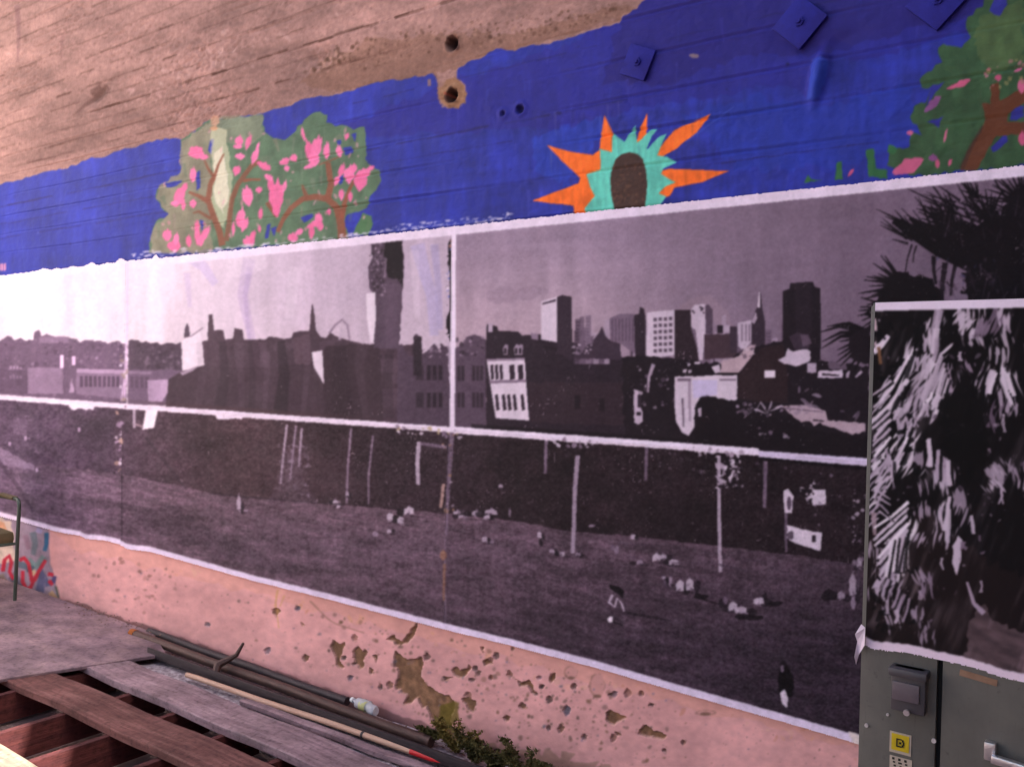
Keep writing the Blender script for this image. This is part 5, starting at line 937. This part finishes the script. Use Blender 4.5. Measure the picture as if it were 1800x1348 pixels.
# ---- unseen houses added to shape light: pale one bounces sun, brown one shades yard
M_hw = tone_mat('pale_stucco', [(.3, (228, 222, 222)), (.7, (238, 234, 234))], 3, .9, .2, bstr=.4, bdist=.006, bscale=30); M_hf = tone_mat('white_window_frame', [(.3, (214, 212, 208)), (.7, (226, 224, 220))], 20, .5, .3)
M_hg, t, p = new_mat('window_glass', .08, .5); n_ = noise_node(t, 2, 2); r_ = ramp(t, n_.outputs[0], [(.3, (40, 48, 56)), (.7, (58, 66, 74))]); t.links.new(r_.outputs[0], p.inputs['Base Color'])
def house(name, loc, label, sx, W, L, H, ops, mw):
    """an unseen added block with a pierced wall towards sx (+1 faces +X, -1 faces -X), windows with frames, panes and sills"""
    hs = empty(name, loc, label, 'house'); hw = MB(); hw.box((0, 0, H/2), (2*W-.3, L-.1, H+.4))
    ysp = sorted({-L/2, L/2, *[o_[0]-o_[2]/2 for o_ in ops], *[o_[0]+o_[2]/2 for o_ in ops]}); zsp = sorted({-.3, H+.3, *[o_[1] for o_ in ops], *[o_[1]+o_[3] for o_ in ops]})
    for ya, yb in zip(ysp, ysp[1:]):
        for za, zb in zip(zsp, zsp[1:]):
            ym, zm = (ya+yb)/2, (za+zb)/2
            if not any(abs(ym-o_[0]) < o_[2]/2 and o_[1] < zm < o_[1]+o_[3] for o_ in ops): hw.box((sx*(W-.07), ym, zm), (.14, yb-ya, zb-za))
    hw.build('wall', mw, hs); MB().box((0, 0, H+.4), (2*W+.3, L+.3, .2), None, .02).build('coping', M_hf, hs)
    for (y, z, w_, h_) in ops:
        wf = MB()
        for dy, dz, sy, sz in ((-w_/2+.03, h_/2, .06, h_), (w_/2-.03, h_/2, .06, h_), (0, .03, w_-.12, .06), (0, h_-.03, w_-.12, .06), (0, h_/2, w_-.12, .05)): wf.box((sx*(W-.09), y+dy, z+dz), (.05, sy, sz))
        wo = wf.build('window', M_hf, hs); MB().box((sx*(W-.12), y, z+h_/2), (.01, w_-.1, h_-.1)).build('pane', M_hg, wo); MB().box((sx*(W+.03), y, z-.03), (.12, w_+.16, .055)).build('sill', M_hf, wo)
house('unseen_bounce_house', (-8.8, -5.2, 0), 'unseen pale stucco house added at the far end of the wall to bounce sun onto it', 1, 2.9, 10, 6.0, [(-2.6, 1.0, 1.1, 1.5), (.6, 1.0, 1.1, 1.5), (-2.6, 3.8, 1.1, 1.5), (.6, 3.8, 1.1, 1.5), (3.2, 3.8, 1.1, 1.5)], M_hw)
house('unseen_shade_house', (6.5, -5.2, 0), 'unseen brown rendered house added beyond the cabinet to shade the yard', -1, 2.9, 10, 5.6, [(-2.0, 1.0, 1.1, 1.5), (1.2, 1.0, 1.1, 1.5), (-2.0, 3.6, 1.1, 1.5), (1.2, 3.6, 1.1, 1.5)], tone_mat('brown_render', [(.3, (120, 98, 86)), (.7, (138, 114, 100))], 3, .9, .2, bstr=.4, bdist=.006, bscale=30))
# ---- pipes and bars
def tone_metal(n, a_, b_): return tone_mat(n, [(.3, a_), (.7, b_)], 12, .55, .4, (1.5, 10, 10), .4, .003, 40, metal=.35)
M_iron = tone_metal('rusty_iron', (58, 42, 40), (92, 68, 62)); M_black = tone_metal('black_iron', (40, 34, 38), (64, 54, 58)); M_rusto = tone_mat('orange_rust', [(.3, (136, 72, 36)), (.7, (164, 96, 48))], 40, .9, .2)
M_pole = tone_mat('pale_pole', [(.3, (168, 130, 112)), (.7, (192, 156, 136))], 6, .6, .3, (.6, 9, 9), .2, .002, 30); M_red = tone_mat('red_tape', [(.3, (176, 20, 30)), (.7, (198, 30, 38))], 20, .5, .4)
def jig(p0, p1, n=14, a_=.003): return [tuple(np.array(p0)+(np.array(p1)-np.array(p0))*i/(n-1)+np.array([0, math.sin(i*1.1)*a_, math.cos(i*.8)*a_*.5])) for i in range(n)]
pi = empty('iron_pipe', (-2.69, -.145, 0), 'rusty iron pipe with an orange rusted open end, lying along the foot of the wall', 'pipe')
def bpart(mb, name, mat, par, smooth=True):
    o = mb.build(name, mat, par, smooth); o.matrix_parent_inverse = Matrix.Translation(-Vector(par.location)); return o
bpart(MB().tube(jig((-2.66, -.150, .020), (-.30, -.135, .008)), .025, 14), 'pipe_body', M_iron, pi); bpart(MB().tube([(-2.70, -.150, .020), (-2.655, -.150, .020)], .028, 14), 'rusted_end', M_rusto, pi)
o = MB().tube(jig((-2.66, -.062, .018), (-.92, -.058, .014)), .022, 12).build('iron_pipe', M_black, None, True); tag(o, 'thin dark pipe tight against the wall behind the rusty pipe', 'pipe')
bc = MB(); 
for dy, w_, h_, z_ in ((0, .085, .010, .006), (-.040, .010, .05, .028)): bc.box((-1.05, -.232+dy, z_), (2.5, w_, h_), None, .002)
o = bc.build('steel_angle', M_black, None, True); tag(o, 'long dark steel angle bar lying in front of the rusty pipe', 'steel bar'); o.rotation_euler = (0, 0, rad(.6)); o.location = (0, .01, 0)
po = empty('wooden_pole', (-1.84, -.345, 0), 'slim pale pole with a red taped end lying on the gritty footing', 'pole')
bpart(MB().tube(jig((-1.84, -.338, .012), (-.30, -.262, .012), 12, .0015), .0135, 12), 'shaft', M_pole, po); bpart(MB().tube([(-.30, -.262, .012), (-.02, -.248, .012)], .0150, 12), 'red_end', M_red, po); bpart(MB().tube([(-.585, -.276, .012), (-.572, -.2755, .012)], .0155, 12), 'collar', M_black, po)
hk = MB().tube([(-1.72, -.255, .0), (-1.745, -.215, .055), (-1.72, -.175, .075), (-1.69, -.14, .10), (-1.66, -.12, .165)], [.020, .024, .018, .012, .007], 8).build('bent_bar', M_iron, None, True); tag(hk, 'short rusty bent bar hooked over the pipes at the foot of the wall', 'metal bar')
# ---- crushed bottle
M_pet, t, p = new_mat('clear_plastic', .12, .5); p.inputs['Transmission Weight'].default_value = .55; p.inputs['Base Color'].default_value = (*lin((226, 226, 232)), 1); p.inputs['IOR'].default_value = 1.3; n_ = noise_node(t, 60, 2); bump(t, p, n_.outputs[0], .5, .004)
M_lbl = tone_mat('green_label', [(.3, (150, 150, 90)), (.7, (180, 178, 130))], 40, .5, .3); M_cap = tone_mat('white_cap', [(.3, (206, 206, 206)), (.7, (222, 222, 222))], 40, .5, .3)
bo = empty('plastic_bottle', (-.78, -.075, .03), 'crushed clear plastic bottle lying at the foot of the pink wall', 'bottle')
prof = [(-.105, .006), (-.102, .024), (-.09, .030), (-.06, .029), (-.05, .026), (-.03, .031), (.0, .031), (.02, .029), (.05, .030), (.07, .022), (.085, .013), (.10, .011)]
bb = MB().tube([(x, .004*math.sin(x*60), .006+.004*math.cos(x*40)) for x, r in prof], [r for x, r in prof], 16); bpart_ = bb.build('bottle_body', M_pet, bo, True)
MB().tube([(-.035, .0, .006), (.0, .001, .006), (.018, .003, .006)], .0318, 16, False).build('paper_label', M_lbl, bo, True); MB().tube([(.098, 0, .004), (.116, 0, .004)], .0145, 12).build('cap', M_cap, bo, True); bo.rotation_euler = (0, 0, rad(172)); bo.scale = (.9, .9, .85)
# ---- weeds and debris at the foot of the wall
M_leaf = tone_mat('weed_leaf', [(.3, (66, 62, 34)), (.7, (98, 88, 46))], 9, .7, .3, bstr=0); M_stem = tone_mat('weed_stem', [(.3, (88, 78, 44)), (.7, (112, 98, 60))], 9, .8, .2, bstr=0); M_leaf2 = tone_mat('dry_leaf', [(.3, (96, 84, 40)), (.7, (132, 112, 60))], 9, .8, .2, bstr=0)
def weed(u, v, h, n, label, seed, mat, lean=0.0):
    rg = random.Random(seed); b0 = gnd(u, v, -.01); b0[1] = min(b0[1], -.05)
    root = empty('weed', (b0[0], b0[1], -.02), label, 'weed', 'weeds at the foot of the wall'); st = MB(); lf = MB()
    for s in range(11):
        a = rg.uniform(0, 6.3); q = h*rg.uniform(.55, 1.05); tip = Vector((math.cos(a)*q*.85+lean*q, math.sin(a)*q*.25-.01, q*rg.uniform(.45, .95))); pts = [Vector((0, 0, 0)).lerp(tip, f)+Vector((0, 0, .08*q*math.sin(f*3))) for f in (0, .35, .7, 1)]
        for p_ in pts: p_.y = min(p_.y, .03)
        st.tube(pts, [.003, .0024, .0018, .001], 5)
        for k in range(int(n*1.5)):
            f = rg.uniform(.05, 1); c = Vector((0, 0, 0)).lerp(tip, f)+Vector((rg.uniform(-.02, .02), rg.uniform(-.012, .012), .02*math.sin(f*3)))
            L = rg.uniform(.008, .021); W = L*.42; d = Vector((rg.uniform(-1, 1), rg.uniform(-1, .3), rg.uniform(-.3, .9))).normalized(); sd_ = d.cross(Vector((rg.uniform(-1, 1), rg.uniform(-1, 1), 1))).normalized(); nn = d.cross(sd_)
            P_ = [c, c+d*L*.4+sd_*W+nn*W*.3, c+d*L-nn*L*.15, c+d*L*.4-sd_*W+nn*W*.3]
            for p_ in P_: p_.y = min(p_.y, .035)
            lf.add(P_, [(0, 1, 2), (0, 2, 3)])
    st.build('stems', M_stem, root, True); lf.build('leaves', mat, root)
for i, (u, v, h, n, lb, mt) in enumerate([(800, 1318, .19, 70, 'yellow-green weed climbing a bare patch at the foot of the wall', M_leaf2), (870, 1352, .15, 80, 'low olive weed between two taller weeds at the foot of the wall', M_leaf), (925, 1378, .25, 110, 'bushiest olive-green weed at the foot of the pink wall', M_leaf), (985, 1388, .16, 80, 'small olive weed on the cabinet side of the bushiest weed', M_leaf), (1035, 1420, .19, 40, 'sparse weed with upright stems nearest the cabinet', M_leaf2), (755, 1302, .09, 40, 'tiny weed sprouting beside the plastic bottle', M_leaf), (835, 1335, .15, 50, 'dark green weed beside the yellow-green one', M_leaf)]):
    weed(u, v, h, n, lb, 50+i, mt)
# loose grit and leaf litter along the wall
rg = random.Random(77); lit = MB()
for k in range(900):
    x = rg.uniform(-3.6, .9); y = -.03-abs(rg.gauss(0, .07)); z = (.026 if x < -2.5 else -.02); s = rg.uniform(.003, .012)
    if y < -.36: continue
    q = [Vector((rg.uniform(-1, 1), rg.uniform(-1, 1), rg.uniform(-.5, .6)))*s for _ in range(4)]; lit.add([Vector((x, y, z+s*.4))+v_ for v_ in q], [(0, 1, 2), (0, 2, 3), (0, 3, 1), (1, 3, 2)])
o = lit.build('leaf_litter', tone_mat('litter', [(.3, (78, 62, 58)), (.5, (120, 98, 88)), (.75, (170, 150, 140))], 60, .95, .1, bstr=0)); tag(o, 'loose grit and dry leaf litter along the foot of the wall', 'litter', kind='stuff')
# ---- chair
M_tube = tone_mat('green_enamel_tube', [(.3, (50, 60, 52)), (.7, (66, 76, 66))], 20, .4, .5, bstr=.1); M_seat = tone_mat('olive_vinyl', [(.3, (84, 72, 50)), (.7, (104, 90, 64))], 12, .6, .3, bstr=.2, bscale=60)
f0 = gnd(26, 1055, .024); ch = empty('armchair', (f0[0], f0[1], .024), 'old green tubular metal armchair with an olive seat on the plywood', 'chair', rz=rad(-4))
def arc(pts, n=5, r=.06):
    out = [Vector(pts[0])]
    for a_, b_, c_ in zip(pts, pts[1:], pts[2:]):
        a_, b_, c_ = Vector(a_), Vector(b_), Vector(c_); p_ = b_+(a_-b_).normalized()*r; q_ = b_+(c_-b_).normalized()*r
        for i in range(n+1): t_ = i/n; out.append(p_*(1-t_)**2+b_*2*t_*(1-t_)+q_*t_**2)
    return out+[Vector(pts[-1])]
for s, y in ((0, 0.0), (1, -.52)):
    fr = MB().tube(arc([(0, y, 0), (.03, y, .42), (.055, y, .69), (-.46, y, .67), (-.50, y, 0)]), .0125, 10).build('arm_and_legs', M_tube, ch, True)
    MB().box((-.16, y, .692), (.26, .045, .020), None, .008).build('armrest_pad', M_seat, fr, True)
MB().box((-.23, -.26, .43), (.50, .50, .085), None, .03).build('seat', M_seat, ch, True)
MB().box((-.52, -.26, .72), (.06, .50, .40), Matrix.Rotation(rad(-10), 3, 'Y'), .025).build('backrest', M_seat, ch, True)
MB().tube(arc([(-.44, 0, .42), (-.52, -.0, .94), (-.52, -.52, .94), (-.44, -.52, .42)]), .0125, 10).build('back_frame', M_tube, ch, True)
for x in (.02, -.48): MB().tube([(x, 0, .39), (x, -.52, .39)], .010, 8).build('seat_rail', M_tube, ch, True)
